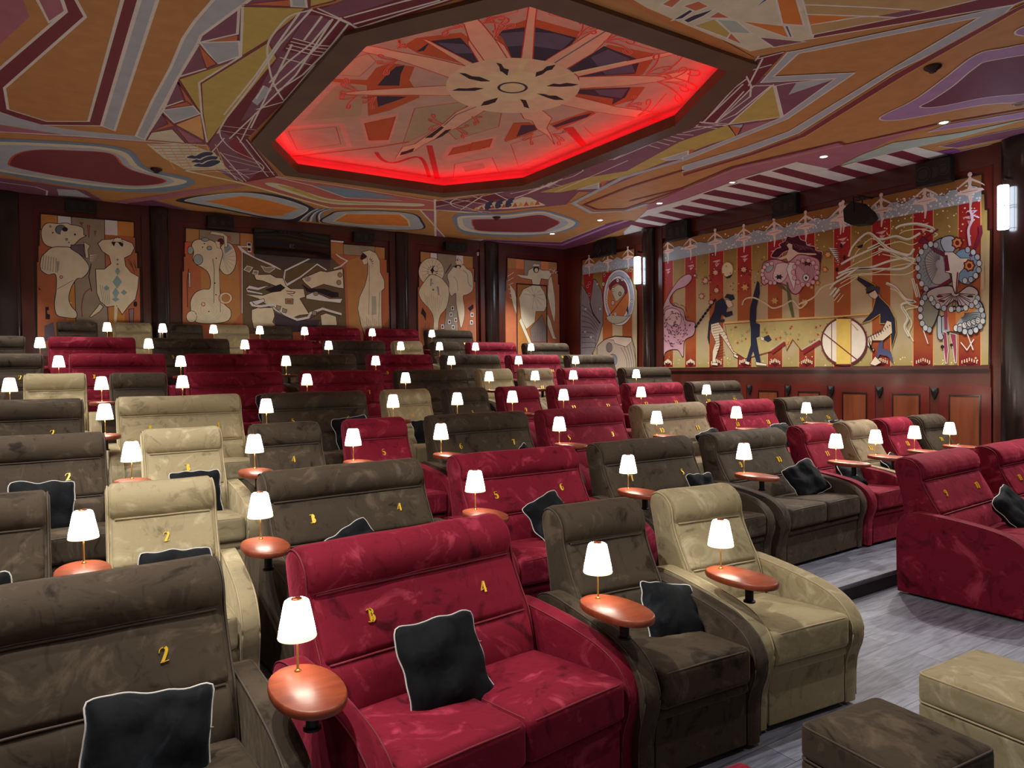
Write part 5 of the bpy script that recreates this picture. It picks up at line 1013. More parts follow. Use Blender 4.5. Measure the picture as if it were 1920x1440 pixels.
# (colour, places, centre x, numbers, turn in degrees)
SEATS = {
 1: [('dark', 2, .01, '12', 2), ('red', 2, 1.58, '34', 6), ('dark', 1, 2.865, '5', -4), ('beige', 1, 3.80, '6', -6), ('red', 2, 7.19, ('9', '10'), 3), ('red', 2, 8.74, ('11', '12'), 2)],
 2: [('dark', 1, -.36, '1', 0), ('beige', 1, .58, '2', -3), ('dark', 2, 1.84, '34', 3), ('red', 2, 3.39, '56', 0), ('dark', 2, 4.90, '78', 0), ('dark', 2, 6.44, ('9', '10'), 2),
     ('red', 1, 7.68, ('11',), 0), ('olive', 1, 8.60, ('12',), 0), ('red', 1, 9.47, ('13',), 0), ('dark', 1, 10.37, ('14',), 0)],
 3: [('dark', 2, -.27, '12', 0), ('beige', 1, .95, '3', 0), ('dark', 1, 1.86, '4', 2), ('red', 1, 2.77, '5', 0), ('dark', 2, 4.0, '67', 0), ('red', 2, 5.47, '89', 0),
     ('olive', 2, 7.0, ('10', '11'), 0), ('red', 2, 8.5, ('12', '13'), 0), ('dark', 2, 10.0, ('14', '15'), 0)],
 4: [('dark', 2, -.37, '12', 0), ('beige', 2, 1.17, '34', 0), ('dark', 2, 2.67, '56', 0), ('beige', 1, 3.87, '7', 0), ('dark', 1, 4.76, '8', 0), ('red', 1, 5.63, '9', 0),
     ('red', 2, 6.83, ('10', '11'), 0), ('red', 2, 8.31, ('12', '13'), 0), ('dark', 2, 9.78, ('14', '15'), 0)],
 5: [('dark', 1, -.87, '1', 0), ('beige', 1, .02, '2', 0), ('dark', 1, .91, '3', 0), ('red', 2, 2.09, '45', 0), ('red', 2, 3.6, '67', 0), ('dark', 2, 5.07, '89', 0),
     ('beige', 1, 6.25, ('10',), 0), ('olive', 1, 7.10, ('11',), 0), ('red', 2, 8.26, ('12', '13'), 0), ('dark', 2, 9.72, ('14', '15'), 0)],
 6: [('dark', 2, -.72, '12', 0), ('red', 2, .8, '34', 0), ('red', 2, 2.29, '56', 0), ('dark', 2, 3.76, '78', 0), ('red', 2, 5.22, ('9', '10'), 0),
     ('dark', 2, 6.68, ('11', '12'), 0), ('red', 2, 8.13, ('13', '14'), 0), ('dark', 2, 9.6, ('15', '16'), 0)],
 7: [('dark', 2, -.95, '12', 0), ('red', 2, .54, '34', 0), ('dark', 2, 2.0, '56', 0), ('red', 2, 3.47, '78', 0), ('dark', 2, 4.92, ('9', '10'), 0),
     ('beige', 1, 6.03, ('11',), 0), ('dark', 1, 6.9, ('12',), 0), ('red', 2, 8.03, ('13', '14'), 0), ('dark', 2, 9.5, ('15', '16'), 0)],
 8: [('dark', 1, .36, '1', 0), ('beige', 1, 1.21, '2', 0), ('dark', 1, 2.07, '3', 0), ('beige', 1, 2.9, '4', 0), ('dark', 1, 3.74, '5', 0),
     ('red', 2, 4.88, '67', 0), ('red', 2, 6.24, '89', 0), ('dark', 2, 7.62, ('10', '11'), 0)]}
CN = {'dark': 'dark brown', 'beige': 'beige', 'olive': 'shaded beige', 'red': 'red'}
ORD = ['leftmost', 'second from left', 'third from left', 'fourth from left', 'fifth from left', 'sixth from left', 'seventh from left', 'eighth from left', 'ninth from left', 'tenth from left']
def short(r, i):
    c, n, x, nums, t = SEATS[r][i]
    w_ = 'sofa' if n == 2 else 'armchair'
    return CN[c]+' '+w_
for r in SEATS: SEATS[r] = [(c, n, x*KX[r-1], q, t) for c, n, x, q, t in SEATS[r]]
for r, lst in SEATS.items():
    a = A_ROW[r-1]; f = F_ROW[r-1]
    for i, (c, n, x, nums, turn) in enumerate(lst):
        o = get_seat(c, n)
        o.name = 'sofa' if n == 2 else 'armchair'
        o.location = (x, a, f); o.rotation_euler = (0, 0, math.radians(turn))
        nums = list(nums)
        hid = '' if r > 5 else (' numbered '+' and '.join(nums))
        if r == 1 and i == 0: hid = ' numbered 2'
        if r == 3 and i == 0: hid = ' numbered 2'
        if r == 4 and i == 0: hid = ' numbered 2'
        lab = CN[c]+' '+('two-seat sofa' if n == 2 else 'velvet armchair')+hid+', '+ORD[i]+' in the '+ROWN[r-1]
        tag(o, lab, 'sofa' if n == 2 else 'armchair', 'seats of the '+ROWN[r-1])
        bc = [ch for ch in o.children if ch.name.startswith('back_cushion')][0]
        for ch in list(bc.children): bpy.data.objects.remove(ch)
        for k, s in enumerate(nums):
            q = number_obj(s); q.parent = bc
            xx = 0 if n == 1 else (-.34, .34)[k]
            q.location = (xx+((-.06 if r == 1 else .0) if n == 1 else 0), front_y(.908)-.0285, 0)
# the number meshes were built for a pad front that passes through y = 0 at their middle

# ------------------------------------------------------------------ side tables and table lamps
def make_table():
    t = thing('side_table', '', 'table')
    bm = bmesh.new(); N = 36
    def ring(s, z): return [bm.verts.new((.135*s*math.copysign(abs(math.cos(u))**.92, math.cos(u)), .235*s*math.copysign(abs(math.sin(u))**.92, math.sin(u)), z)) for u in [2*math.pi*k/N for k in range(N)]]
    R = [ring(.93, 0), ring(.985, .004), ring(1.0, .014), ring(1.0, .026), ring(.985, .034), ring(.955, .038)]
    for A, B in zip(R, R[1:]):
        for k in range(N): bm.faces.new([A[k], A[(k+1) % N], B[(k+1) % N], B[k]])
    bm.faces.new(R[0][::-1]); bm.faces.new(R[-1])
    sharp(obj('tabletop', bm, M_table, t, True, (0, 0, .10)), 50)
    bm = bmesh.new(); lathe(bm, [(0, -.005), (.034, -.005), (.034, .004), (.024, .008), (.024, .092), (.06, .094), (.06, .1005), (0, .1005)], 18)
    sharp(obj('table_post', bm, M_post, t, True, (.0, -.06, 0)), 40)
    return t
def make_lamp():
    t = thing('table_lamp', '', 'lamp')
    bm = bmesh.new(); lathe(bm, [(0, 0), (.014, 0), (.0145, .003), (.008, .007), (.005, .012), (.0045, .10), (.0045, .20), (0, .20)], 14); obj('lamp_stem', bm, M_brass, t)
    bm = bmesh.new(); lathe(bm, [(.076, 0), (.0775, .004), (.0735, .025)], 28, (0, 0, .138), 1)
    lathe(bm, [(.0735, .025), (.052, .135), (.048, .148), (.040, .154), (.018, .156)], 28, (0, 0, .138), 0)
    obj('lamp_shade', bm, [M_shade, M_shade_low], t)
    bm = bmesh.new(); lathe(bm, [(0, .147), (.019, .148), (.024, .155), (.020, .161), (0, .163)], 18, (0, 0, .138)); obj('shade_cap', bm, M_copper, t)
    return t
TB = LP = None
LAMPX = {1: [.84, 2.44, 3.36], 2: [.14, 1.06, 2.64, 4.15, 5.64, 7.13, 8.0, 8.86, 9.73], 3: [.5, 1.43, 2.31, 3.22, 4.69, 6.18, 7.65, 9.19],
 4: [.41, 1.94, 3.43, 4.31, 5.15, 6.01, 7.49, 8.94], 5: [-.41, .47, 1.34, 2.89, 4.35, 5.79, 6.68, 7.48, 8.94],
 6: [.06, 1.54, 3.04, 4.52, 5.95, 7.39, 8.76], 7: [-.16, 1.28, 2.75, 4.21, 5.63, 6.47, 7.3, 8.69], 8: [.78, 1.63, 2.47, 3.29, 4.14, 5.54, 6.91]}
for r, xs in LAMPX.items():
    a = A_ROW[r-1]; f = F_ROW[r-1]; L = SEATS[r]; xs = [x*KX[r-1] for x in xs]
    gaps = []
    for i in range(len(L)-1):
        x0 = L[i][2]+(.325 if L[i][1] == 1 else .628); x1 = L[i+1][2]-(.325 if L[i+1][1] == 1 else .628)
        gaps.append(((x0+x1)/2, i))
    for x in xs:
        gx, gi = min(gaps, key=lambda g: abs(g[0]-x))
        where = ', '+ORD[xs.index(x)]+' in '+ROWN[r-1]+', between '+short(r, gi)+' and '+short(r, gi+1)
        tx = gx if abs(gx-x) < .12 else x
        if TB is None: TB = make_table(); tb = TB; LP = make_lamp(); lp = LP
        else: tb = dup(TB); lp = dup(LP)
        tb.location = (tx, a-.70, f+.766)
        if r == 1: tb.location.z = f+.742
        tag(tb, 'cherry table'+where, 'table', 'oval side tables')
        lp.location = (x if r > 2 else tx+.01, a-.545, tb.location.z+.138)
        tag(lp, 'lit table lamp with white shade, '+ORD[xs.index(x)]+' in '+ROWN[r-1]+', by '+short(r, gi+1), 'lamp', 'table lamps between the seats')
# ------------------------------------------------------------------ cushions
def make_pillow(seed, s=.43, T=.075):
    rnd = random.Random(seed); so = rnd.random()*90
    bm = bmesh.new(); n = 22
    def P(i, j, side):
        u = 2*i/n-1; v = 2*j/n-1
        pin = 1-.055*(1-u*u)*0-.0
        x = u*s/2*(1-.07*(1-v*v)*0-.035*(1-abs(v)**2)-.06*abs(v)**12); y = v*s/2*(1-.035*(1-abs(u)**2)-.06*abs(u)**12)
        e = (1-abs(u)**3.2)*(1-abs(v)**3.2)
        z = side*T*max(e, 0)**.55
        nz = noise.noise(Vector((u*2.1+so, v*2.1, side*.7)))
        z += nz*.022*min(1, max(e, 0)*3)*side+noise.noise(Vector((u*1.1+so, v*1.3, 9)))*.03
        z += noise.noise(Vector((u*5+so, v*2.5, side*3)))*.008*min(1, e*3)
        x += noise.noise(Vector((v*2+so, 4, u)))*.018*abs(u); y += noise.noise(Vector((u*2+so, 8, v)))*.018*abs(v)
        return Vector((x, y, z))
    g = {}
    for side in (1, -1):
        for i in range(n+1):
            for j in range(n+1):
                edge = i in (0, n) or j in (0, n)
                k = (i, j, 0 if edge else side)
                if k not in g: g[k] = bm.verts.new(P(i, j, side if not edge else 1))
    def G(i, j, side):
        return g[(i, j, 0 if (i in (0, n) or j in (0, n)) else side)]
    for side in (1, -1):
        for i in range(n):
            for j in range(n):
                q = [G(i, j, side), G(i+1, j, side), G(i+1, j+1, side), G(i, j+1, side)]
                if side < 0: q.reverse()
                bm.faces.new(q)
    rim = [P(i, 0, 1) for i in range(n)]+[P(n, j, 1) for j in range(n)]+[P(i, n, 1) for i in range(n, 0, -1)]+[P(0, j, 1) for j in range(n, 0, -1)]
    return bm, rim
def pillow(seed, loc, rot, label, s=.43, piping=True, T=.075):
    t = thing('throw_cushion', label, 'cushion', loc, 0, 'black throw cushions')
    R_ = Matrix.Rotation(math.radians(rot[2]), 3, 'Z') @ Matrix.Rotation(math.radians(rot[0]), 3, 'X') @ Matrix.Rotation(math.radians(rot[1]), 3, 'Z')
    t.rotation_euler = R_.to_euler()
    bm, rim = make_pillow(seed, s, T); c = obj('cushion_cover', bm, VELVET['black'], t)
    bm = bmesh.new(); tube(bm, rim, .0042, 6, True); q = obj('cushion_piping', bm, M_pipew, t)
    bm = bbox(-.006, .006, -.0015, .0015, -.011, .011); k = obj('care_label', bm, M_pipew, t); k.location = rim[36]*1.02
    return t
def PL(seed, row, x, dy, dz, rot, where, **k):
    pillow(seed, (x, A_ROW[row-1]+dy, F_ROW[row-1]+dz), rot, where, **k)
# rot: x tilt 90 = standing upright
PL(3, 1, 0.27, -0.46, 0.665, (66, -8, 4), 'black velvet cushion with pale piping on the dark brown front-row sofa numbered 2', s=0.45)
PL(8, 1, 1.52, -0.46, 0.700, (62, 1, 4), 'black velvet cushion leaning in the middle of the red front-row sofa numbered 3 and 4', s=0.45)
PL(5, 1, 3.00, -0.47, 0.655, (56, -12, -6), 'black velvet cushion in the dark brown front-row armchair', s=0.37)
PL(9, 1, 7.60, -0.42, 0.700, (56, 24, -6), 'black velvet cushion on the red front-row sofa right of the aisle', s=0.42)
PL(11, 2, -0.42, -0.42, 0.665, (64, 2, 0), 'black velvet cushion in the dark brown second-row armchair at the far left', s=0.42)
PL(12, 2, 0.60, -0.44, 0.675, (66, -2, 0), 'black velvet cushion in the beige second-row armchair numbered 2', s=0.42)
PL(13, 2, 1.74, -0.46, 0.685, (58, 22, 6), 'black velvet cushion tilted on the dark brown second-row sofa numbered 3 and 4', s=0.42)
PL(14, 2, 3.40, -0.44, 0.720, (62, 20, 0), 'black velvet cushion with pale piping on the red second-row sofa numbered 5 and 6', s=0.40)
PL(15, 2, 5.25, -0.42, 0.745, (66, -2, 4), 'black velvet cushion on the dark brown second-row sofa numbered 7 and 8', s=0.37)
PL(16, 2, 6.80, -0.46, 0.720, (58, 26, -30), 'black velvet cushion slumped on the dark brown second-row sofa numbered 9 and 10', s=0.40)
PL(17, 2, 7.72, -0.42, 0.680, (50, -14, 6), 'black velvet cushion in the red second-row armchair numbered 11', s=0.38)
PL(18, 2, 8.68, -0.42, 0.680, (50, 10, 6), 'black velvet cushion in the shaded beige second-row armchair numbered 12', s=0.38)
PL(19, 2, 9.55, -0.42, 0.660, (48, 8, 0), 'black velvet cushion in the red second-row armchair numbered 13', s=0.36)
PL(20, 2, 10.36, -0.42, 0.680, (54, 4, 0), 'black velvet cushion in the dark brown second-row armchair numbered 14', s=0.38)
PL(21, 3, -0.10, -0.42, 0.720, (66, -6, 4), 'black velvet cushion with pale piping on the dark brown third-row sofa numbered 2', s=0.43)
PL(22, 3, 0.98, -0.42, 0.720, (66, -1, 0), 'black velvet cushion in the beige third-row armchair numbered 3', s=0.40)
PL(23, 3, 1.98, -0.42, 0.655, (60, 2, 0), 'black velvet cushion in the dark brown third-row armchair numbered 4', s=0.40)
PL(24, 3, 4.35, -0.42, 0.690, (60, 38, 0), 'black velvet cushion on the dark brown third-row sofa numbered 6 and 7', s=0.38)
PL(25, 3, 7.32, -0.42, 0.710, (58, 16, -10), 'black velvet cushion on the shaded beige third-row sofa numbered 10 and 11', s=0.40)
PL(26, 3, 8.83, -0.42, 0.720, (60, 2, 0), 'black velvet cushion on the red third-row sofa numbered 12 and 13', s=0.40)
PL(27, 3, 10.25, -0.42, 0.710, (58, -4, 0), 'black velvet cushion on the dark brown third-row sofa numbered 14 and 15', s=0.38)
PL(28, 4, 2.98, -0.42, 0.740, (66, 6, 0), 'black velvet cushion on the dark brown fourth-row sofa numbered 5 and 6', s=0.44)
PL(29, 4, 3.98, -0.42, 0.680, (66, 4, 0), 'black velvet cushion in the beige fourth-row armchair numbered 7', s=0.40)
PL(30, 5, 2.50, -0.42, 0.740, (66, 4, 0), 'black velvet cushion on the red fifth-row sofa numbered 4 and 5', s=0.43)

# ------------------------------------------------------------------ ottomans
def ottoman(cx, cy, col, rz, label, s=.56, hgt=.45):
    t = thing('ottoman', label, 'ottoman', (cx, cy, 0), math.radians(rz)); h = s/2
    bm = bmesh.new()
    def wv(x, y, z): return (0, 0, noise.noise(Vector((x*3+cx, y*3, 2)))*.006)
    rbox(bm, -h, h, -h, h, .285, hgt, .032, .018, wv, 8); cu = obj('ottoman_cushion', bm, VELVET[col], t)
    bm = bmesh.new(); e = h-.012; c = .03
    def loop(z, ee):
        P = []
        for sx, sy, a0 in ((1, 1, 0), (-1, 1, 90), (-1, -1, 180), (1, -1, 270)):
            for k in range(5):
                a = math.radians(a0+k*22.5); P.append((sx*(ee-c)+c*math.cos(a), sy*(ee-c)+c*math.sin(a), z))
        return P
    tube(bm, loop(hgt-.012, h-.006), .0055, 6, True); tube(bm, loop(.29, h-.004), .0055, 6, True); obj('ottoman_piping', bm, PIPE[col], cu)
    bm = bmesh.new(); rbox(bm, -h+.004, h-.004, -h+.004, h-.004, .03, .283, .02, 0, None, 5); obj('ottoman_base', bm, VELVET[col], t)
    bm = bmesh.new()
    for sx in (-1, 1):
        for sy in (-1, 1): box(bm, sx*(h-.08)-.02, sx*(h-.08)+.02, sy*(h-.08)-.02, sy*(h-.08)+.02, 0, .032)
    obj('ottoman_feet', bm, M_black, t, False)
ottoman(3.10, 1.68, 'dark', -5, 'dark brown velvet ottoman on the floor before the beige armchair')
ottoman(4.13, 1.65, 'beige', -3, 'beige velvet ottoman on the floor at the right edge of the photo', .60)
ottoman(2.08, 1.67, 'red', -4, 'red velvet ottoman corner at the bottom edge of the photo')

# ------------------------------------------------------------------ floor with terraces
def floor_mat():
    m, t, b = newmat('grey_plank_floor'); N = t.nodes; L = t.links
    tc = N.new('ShaderNodeTexCoord')
    br = N.new('ShaderNodeTexBrick'); br.inputs['Scale'].default_value = 1; br.inputs['Brick Width'].default_value = 1.3; br.inputs['Row Height'].default_value = .19
    br.inputs['Mortar Size'].default_value = .002; br.inputs['Color1'].default_value = lin((104, 108, 122)); br.inputs['Color2'].default_value = lin((128, 133, 147)); br.inputs['Mortar'].default_value = lin((50, 48, 50))
    L.new(tc.outputs['Object'], br.inputs['Vector'])
    mp = N.new('ShaderNodeMapping'); mp.inputs['Scale'].default_value = (2.5, 18, 1); L.new(tc.outputs['Object'], mp.inputs['Vector'])
    n = N.new('ShaderNodeTexNoise'); n.inputs['Scale'].default_value = 1.6; n.inputs['Detail'].default_value = 8; n.inputs['Distortion'].default_value = .8
    L.new(mp.outputs[0], n.inputs['Vector'])
    r = N.new('ShaderNodeValToRGB'); r.color_ramp.elements[0].position = .35; r.color_ramp.elements[0].color = (.6, .6, .62, 1); r.color_ramp.elements[1].position = .62; r.color_ramp.elements[1].color = (1.1, 1.1, 1.12, 1)
    L.new(n.outputs['Fac'], r.inputs['Fac'])
    mx = N.new('ShaderNodeMix'); mx.data_type = 'RGBA'; mx.blend_type = 'MULTIPLY'; mx.inputs['Factor'].default_value = 1
    L.new(br.outputs['Color'], mx.inputs['A']); L.new(r.outputs[0], mx.inputs['B']); L.new(mx.outputs['Result'], b.inputs['Base Color'])
    b.inputs['Roughness'].default_value = .42
    return m
M_floor = floor_mat(); M_riser = simple('dark_step_edge', (22, 18, 17), .5)
bm = bmesh.new()
ys = [YF]+[a+.205 for a in A_ROW[:7]]+[YB+.3]
ys[1] = A_ROW[0]+.20
for i in range(8):
    z = F_ROW[i]
    box(bm, XL-.3, XW+.3, ys[i], ys[i+1], -.3, z, 0)
    if i: box(bm, XL, XW, ys[i]-.012, ys[i], F_ROW[i-1], z-.03, 1)
for f in bm.faces:
    pass
tag(obj('floor', bm, [M_floor, M_riser], None, False), 'grey plank floor rising in terraces', kind='structure')

# ------------------------------------------------------------------ walls
bm = bbox(XL-.3, XW+.3, YB, YB+.2, -.3, ZC+.5); wb = tag(obj('wall_back', bm, M_maho, None, False), kind='structure')
bm = bbox(XW, XW+.2, YF, YB, -.3, ZC+.5); wr = tag(obj('wall_right', bm, M_maho, None, False), kind='structure')
bm = bbox(XL-.2, XL, YF, YB, -.3, ZC+.5); wl = tag(obj('wall_left', bm, M_maho, None, False), kind='structure')
# pilasters
def pil_back(px0, px1, label):
    x0 = hitY(px0, 500, YB-.16).x; x1 = hitY(px1, 500, YB-.16).x
    t = thing('wall_pilaster', label, 'pilaster', (0, 0, 0))
    bm = bmesh.new(); box(bm, x0-.14, x0, YB-.06, YB-.001, 1.835, ZC-.02); box(bm, x1, x1+.20, YB-.06, YB-.001, 1.835, ZC-.02); obj('side_stile', bm, M_maho2, t, False)
    bm = bmesh.new(); n = 14; xm = (x0+x1)/2; hw = (x1-x0)/2
    P = [(xm-hw*math.cos(math.pi*k/n), YB-.08-.08*math.sin(math.pi*k/n)) for k in range(n+1)]+[(x1, YB-.002), (x0, YB-.002)]
    lo = [bm.verts.new((x, y, 1.835)) for x, y in P]; hi = [bm.verts.new((x, y, ZC-.02)) for x, y in P]
    for k in range(len(P)): bm.faces.new([lo[k], lo[(k+1) % len(P)], hi[(k+1) % len(P)], hi[k]])
    bmesh.ops.recalc_face_normals(bm, faces=bm.faces); sharp(obj('pilaster_shaft', bm, M_pillar, t), 30)
    return t
pil_back(-38, 38, 'dark half-round pilaster on the back wall at the left edge of the photo')
pil_back(283, 318, 'dark half-round pilaster on the back wall left of the projection window')
pil_back(745, 768, 'dark half-round pilaster on the back wall between the fan mural and the two-pierrot mural')
pil_back(913, 938, 'dark half-round pilaster on the back wall left of the mural with the small door')
def pil_right(px0, px1, z0, label):
    y1 = hitX(px0, 500, XW-.16).y; y0 = hitX(px1, 500, XW-.16).y
    t = thing('wall_pilaster', label, 'pilaster')
    bm = bmesh.new(); box(bm, XW-.06, XW-.001, y1, y1+.12, z0, ZC-.02); box(bm, XW-.06, XW-.001, y0-.22, y0, z0, ZC-.02); obj('side_stile', bm, M_maho2, t, False)
    bm = bmesh.new(); n = 14; ym = (y0+y1)/2; hw = (y1-y0)/2
    P = [(XW-.10-.14*math.sin(math.pi*k/n), ym-hw*math.cos(math.pi*k/n)) for k in range(n+1)]+[(XW-.002, y1), (XW-.002, y0)]
    lo = [bm.verts.new((x, y, z0)) for x, y in P]; hi = [bm.verts.new((x, y, ZC-.02)) for x, y in P]
    for k in range(len(P)): bm.faces.new([lo[k], lo[(k+1) % len(P)], hi[(k+1) % len(P)], hi[k]])
    bmesh.ops.recalc_face_normals(bm, faces=bm.faces); sharp(obj('pilaster_shaft', bm, M_pillar, t), 30)
pil_right(1203, 1223, 1.48, 'dark half-round pilaster on the right wall left of the long circus mural')
pil_right(1874, 1960, .144, 'wide dark pilaster at the right end of the long circus mural')
# cornice beams under the ceiling, base of the walls
bm = bmesh.new(); box(bm, XL, XW, YB-.05, YB-.001, 5.17, ZC-.002); tag(obj('trim_1', bm, M_maho2, None, False), kind='structure')
bm = bmesh.new(); box(bm, XW-.05, XW-.001, YF, YB-.05, 5.10, ZC-.002); tag(obj('trim_2', bm, M_maho2, None, False), kind='structure')

# wainscot on the right wall, with raised arched panels
ws = thing('wainscot', 'mahogany wainscot with arched cherry panels along the right wall', 'wainscot')
WZ = 2.07
bm = bmesh.new(); box(bm, XW-.05, XW-.001, 4.99, 11.78, .3, WZ); obj('wainscot_board', bm, M_maho2, ws, False)
bm = bmesh.new(); box(bm, XW-.085, XW-.05, 4.99, 11.78, WZ-.05, WZ+.005); obj('top_rail', bm, M_maho2, ws, False)
edges = [1310, 1357, 1412, 1436, 1490, 1559, 1628, 1701, 1790, 1862]
yy = [hitX(p, 745, XW-.05).y for p in (1862, 1788)]
pw = .90
y = hitX(1862, 745, XW-.05).y+.02
for k in range(7):
    y0 = y+k*pw; y1 = y0+pw-.16
    bm = bmesh.new(); n = 12
    top = [(y0+(y1-y0)*i/n, WZ-.33+.045*math.sin(math.pi*i/n)) for i in range(n+1)]
    P = [(y1, .4), (y0, .4)]+top
    for Q, xx in ((P, XW-.066),):
        f = [bm.verts.new((xx, a, b)) for a, b in Q]; g = [bm.verts.new((XW-.048, a, b)) for a, b in Q]
        bm.faces.new(f)
        for i in range(len(Q)): bm.faces.new([f[i], g[i], g[(i+1) % len(Q)], f[(i+1) % len(Q)]])
    bmesh.ops.recalc_face_normals(bm, faces=bm.faces)
    pn = obj('arched_panel', bm, M_maho, ws, False)
    bm = bmesh.new(); c0, c1, zt = y0+.16, y1-.16, WZ-.47
    for a0, a1, b0, b1 in ((c0-.02, c0, .5, zt+.02), (c1, c1+.02, .5, zt+.02), (c0, c1, zt, zt+.02)): box(bm, XW-.078, XW-.060, a0, a1, b0, b1)
    obj('panel_moulding', bm, M_pillar, pn, False)
    bm = bmesh.new(); box(bm, XW-.070, XW-.060, c0, c1, .5, zt); obj('panel_field', bm, M_panel, pn, False)
    if k < 6:
        bm = bmesh.new(); cy = y1+.08; zc = WZ-.35
        P = [(cy-.05, zc), (cy+.05, zc), (cy+.055, zc-.06), (cy+.03, zc-.13), (cy, zc-.19), (cy-.03, zc-.13), (cy-.055, zc-.06)]
        f = [bm.verts.new((XW-.08, a, b)) for a, b in P]; g = [bm.verts.new((XW-.049, a, b)) for a, b in P]
        cen = bm.verts.new((XW-.11, cy, zc-.06))
        for i in range(len(P)):
            bm.faces.new([f[i], f[(i+1) % len(P)], cen]); bm.faces.new([f[i], g[i], g[(i+1) % len(P)], f[(i+1) % len(P)]])
        bmesh.ops.recalc_face_normals(bm, faces=bm.faces); obj('shield_ornament', bm, M_black, ws, False)

# ------------------------------------------------------------------ loudspeakers, projection window, lamps on the walls
def speaker(p0, p1, wall, label):
    """flat surround loudspeaker, px corners on the wall"""
    t = thing('wall_speaker', label, 'speaker', group='surround loudspeakers')
    D = .20
    if wall == 'b':
        A = hitY(*p0, YB-D); B = hitY(*p1, YB-D); t.location = ((A.x+B.x)/2, YB-.052, (A.z+B.z)/2); hw = (B.x-A.x)/2; hh = abs(A.z-B.z)/2
    else:
        A = hitX(*p0, XW-D); B = hitX(*p1, XW-D); t.location = (XW-.052, (A.y+B.y)/2, (A.z+B.z)/2); hw = abs(B.y-A.y)/2; hh = abs(A.z-B.z)/2; t.rotation_euler = (0, 0, -math.pi/2)
    d = D-.052
    bm = bbox(-hw, hw, -d, 0, -hh, hh, .008); obj('speaker_cabinet', bm, M_spk, t, False)
    for cx, rr in ((-hw*.55, hh*.62), (hw*.62, hh*.42)):
        bm = bmesh.new(); lathe(bm, [(0, .004), (rr*.3, .008), (rr*.85, -.008), (rr, .006), (rr*1.06, .006), (rr*1.06, -.003)], 20)
        o = obj('speaker_cone', bm, M_spk2, t); o.rotation_euler = (math.pi/2, 0, 0); o.location = (cx, -d-.002, 0)
    bm = bbox(hw*.0, hw*.3, -d-.006, -d, -hh*.45, hh*.35); obj('speaker_horn', bm, M_spk2, t, False)
speaker((122, 374), (182, 400), 'b', 'black surround speaker above the leftmost mural on the back wall')
speaker((389, 403), (439, 430), 'b', 'black surround speaker left of the projection window')
speaker((664, 433), (703, 455), 'b', 'black surround speaker right of the projection window')
speaker((836, 452), (876, 472), 'b', 'black surround speaker above the mural of two pierrots')
speaker((1112, 455), (1148, 476), 'r', 'black surround speaker above the narrow mural with the big ring on the right wall')
speaker((1247, 421), (1288, 445), 'r', 'black surround speaker at the left end of the long circus mural')
speaker((1447, 372), (1492, 400), 'r', 'black surround speaker left of the hanging spotlight')
speaker((1716, 308), (1782, 338), 'r', 'black surround speaker right of the hanging spotlight')
# projection window
A = hitY(477, 429, YB-.05); B = hitY(618, 480, YB-.05)
pw_ = thing('projection_window', 'black glass projection window over the middle mural of the back wall', 'window')
bm = bmesh.new(); box(bm, A.x, B.x, YB-.075, YB-.03, B.z-.06, A.z); obj('window_glass', bm, M_glassblk, pw_, False)
bm = bmesh.new()
for a0, a1, b0, b1 in ((A.x-.02, A.x, B.z-.08, A.z+.02), (B.x, B.x+.02, B.z-.08, A.z+.02), (A.x, B.x, A.z, A.z+.02), (A.x, B.x, B.z-.08, B.z-.06)): box(bm, a0, a1, YB-.09, YB-.03, b0, b1)
obj('window_frame', bm, M_black, pw_, False)
bm = bmesh.new()
mkx, mkz = hitY(549, 462, YB-.0765).x, hitY(549, 462, YB-.0765).z
for dx, segs in ((-.06, [[(0, 0), (0, .08), (.03, .08), (.035, .05), (0, .04), (.04, 0)]]), (.0, [[(.04, .08), (0, .075), (0, .005), (.04, 0)]])):
    for sg in segs:
        for q in ribbon2d(sg, .009): bm.faces.new([bm.verts.new((mkx+dx+p.x, YB-.0765, mkz-.04+p.y)) for p in q])
obj('glass_reflection', bm, simple('grey_reflection_paint', (120, 120, 125), .5), pw_, False)  # letter-like reflection in the glass, painted on as grey strokes
# sconces
M_sconce = emit('lit_sconce_glass', (226, 240, 255), 14.0)
def sconce(px, py0, py1, d, rr, label):
    t = thing('wall_sconce', label, 'lamp', group='cylinder wall sconces')
    A = hitX(px, py0, XW-d); B = hitX(px, py1, XW-d); h = A.z-B.z
    t.location = (A.x, A.y, B.z)
    bm = bmesh.new(); lathe(bm, [(0, 0), (rr*.9, 0), (rr, .01), (rr, h-.01), (rr*.9, h), (0, h)], 24); obj('sconce_glass', bm, M_sconce, t)
    bm = bmesh.new()
    for z in (.03, h*.52, h*.57): tube(bm, [((rr+.003)*math.cos(u), (rr+.003)*math.sin(u), z) for u in [2*math.pi*k/24 for k in range(24)]], .004, 5, True)
    for k in range(4):
        u = math.pi/2*k+.6; tube(bm, [((rr+.003)*math.cos(u), (rr+.003)*math.sin(u), z) for z in (0, h)], .004, 5)
    obj('sconce_bands', bm, M_black, t)
    bm = bmesh.new(); tube(bm, [(0, 0, h), (0, 0, h+.10)], .008, 6); box(bm, 0, d-.002, -.02, .02, h+.10, h+.14); obj('sconce_bracket', bm, M_pillar, t, False)
sconce(1195, 482, 532, .34, .082, 'lit cylinder sconce on the right wall beside the narrow ring mural')
sconce(1881, 348, 430, .34, .072, 'lit cylinder sconce at the right edge of the photo beside the wide pilaster')
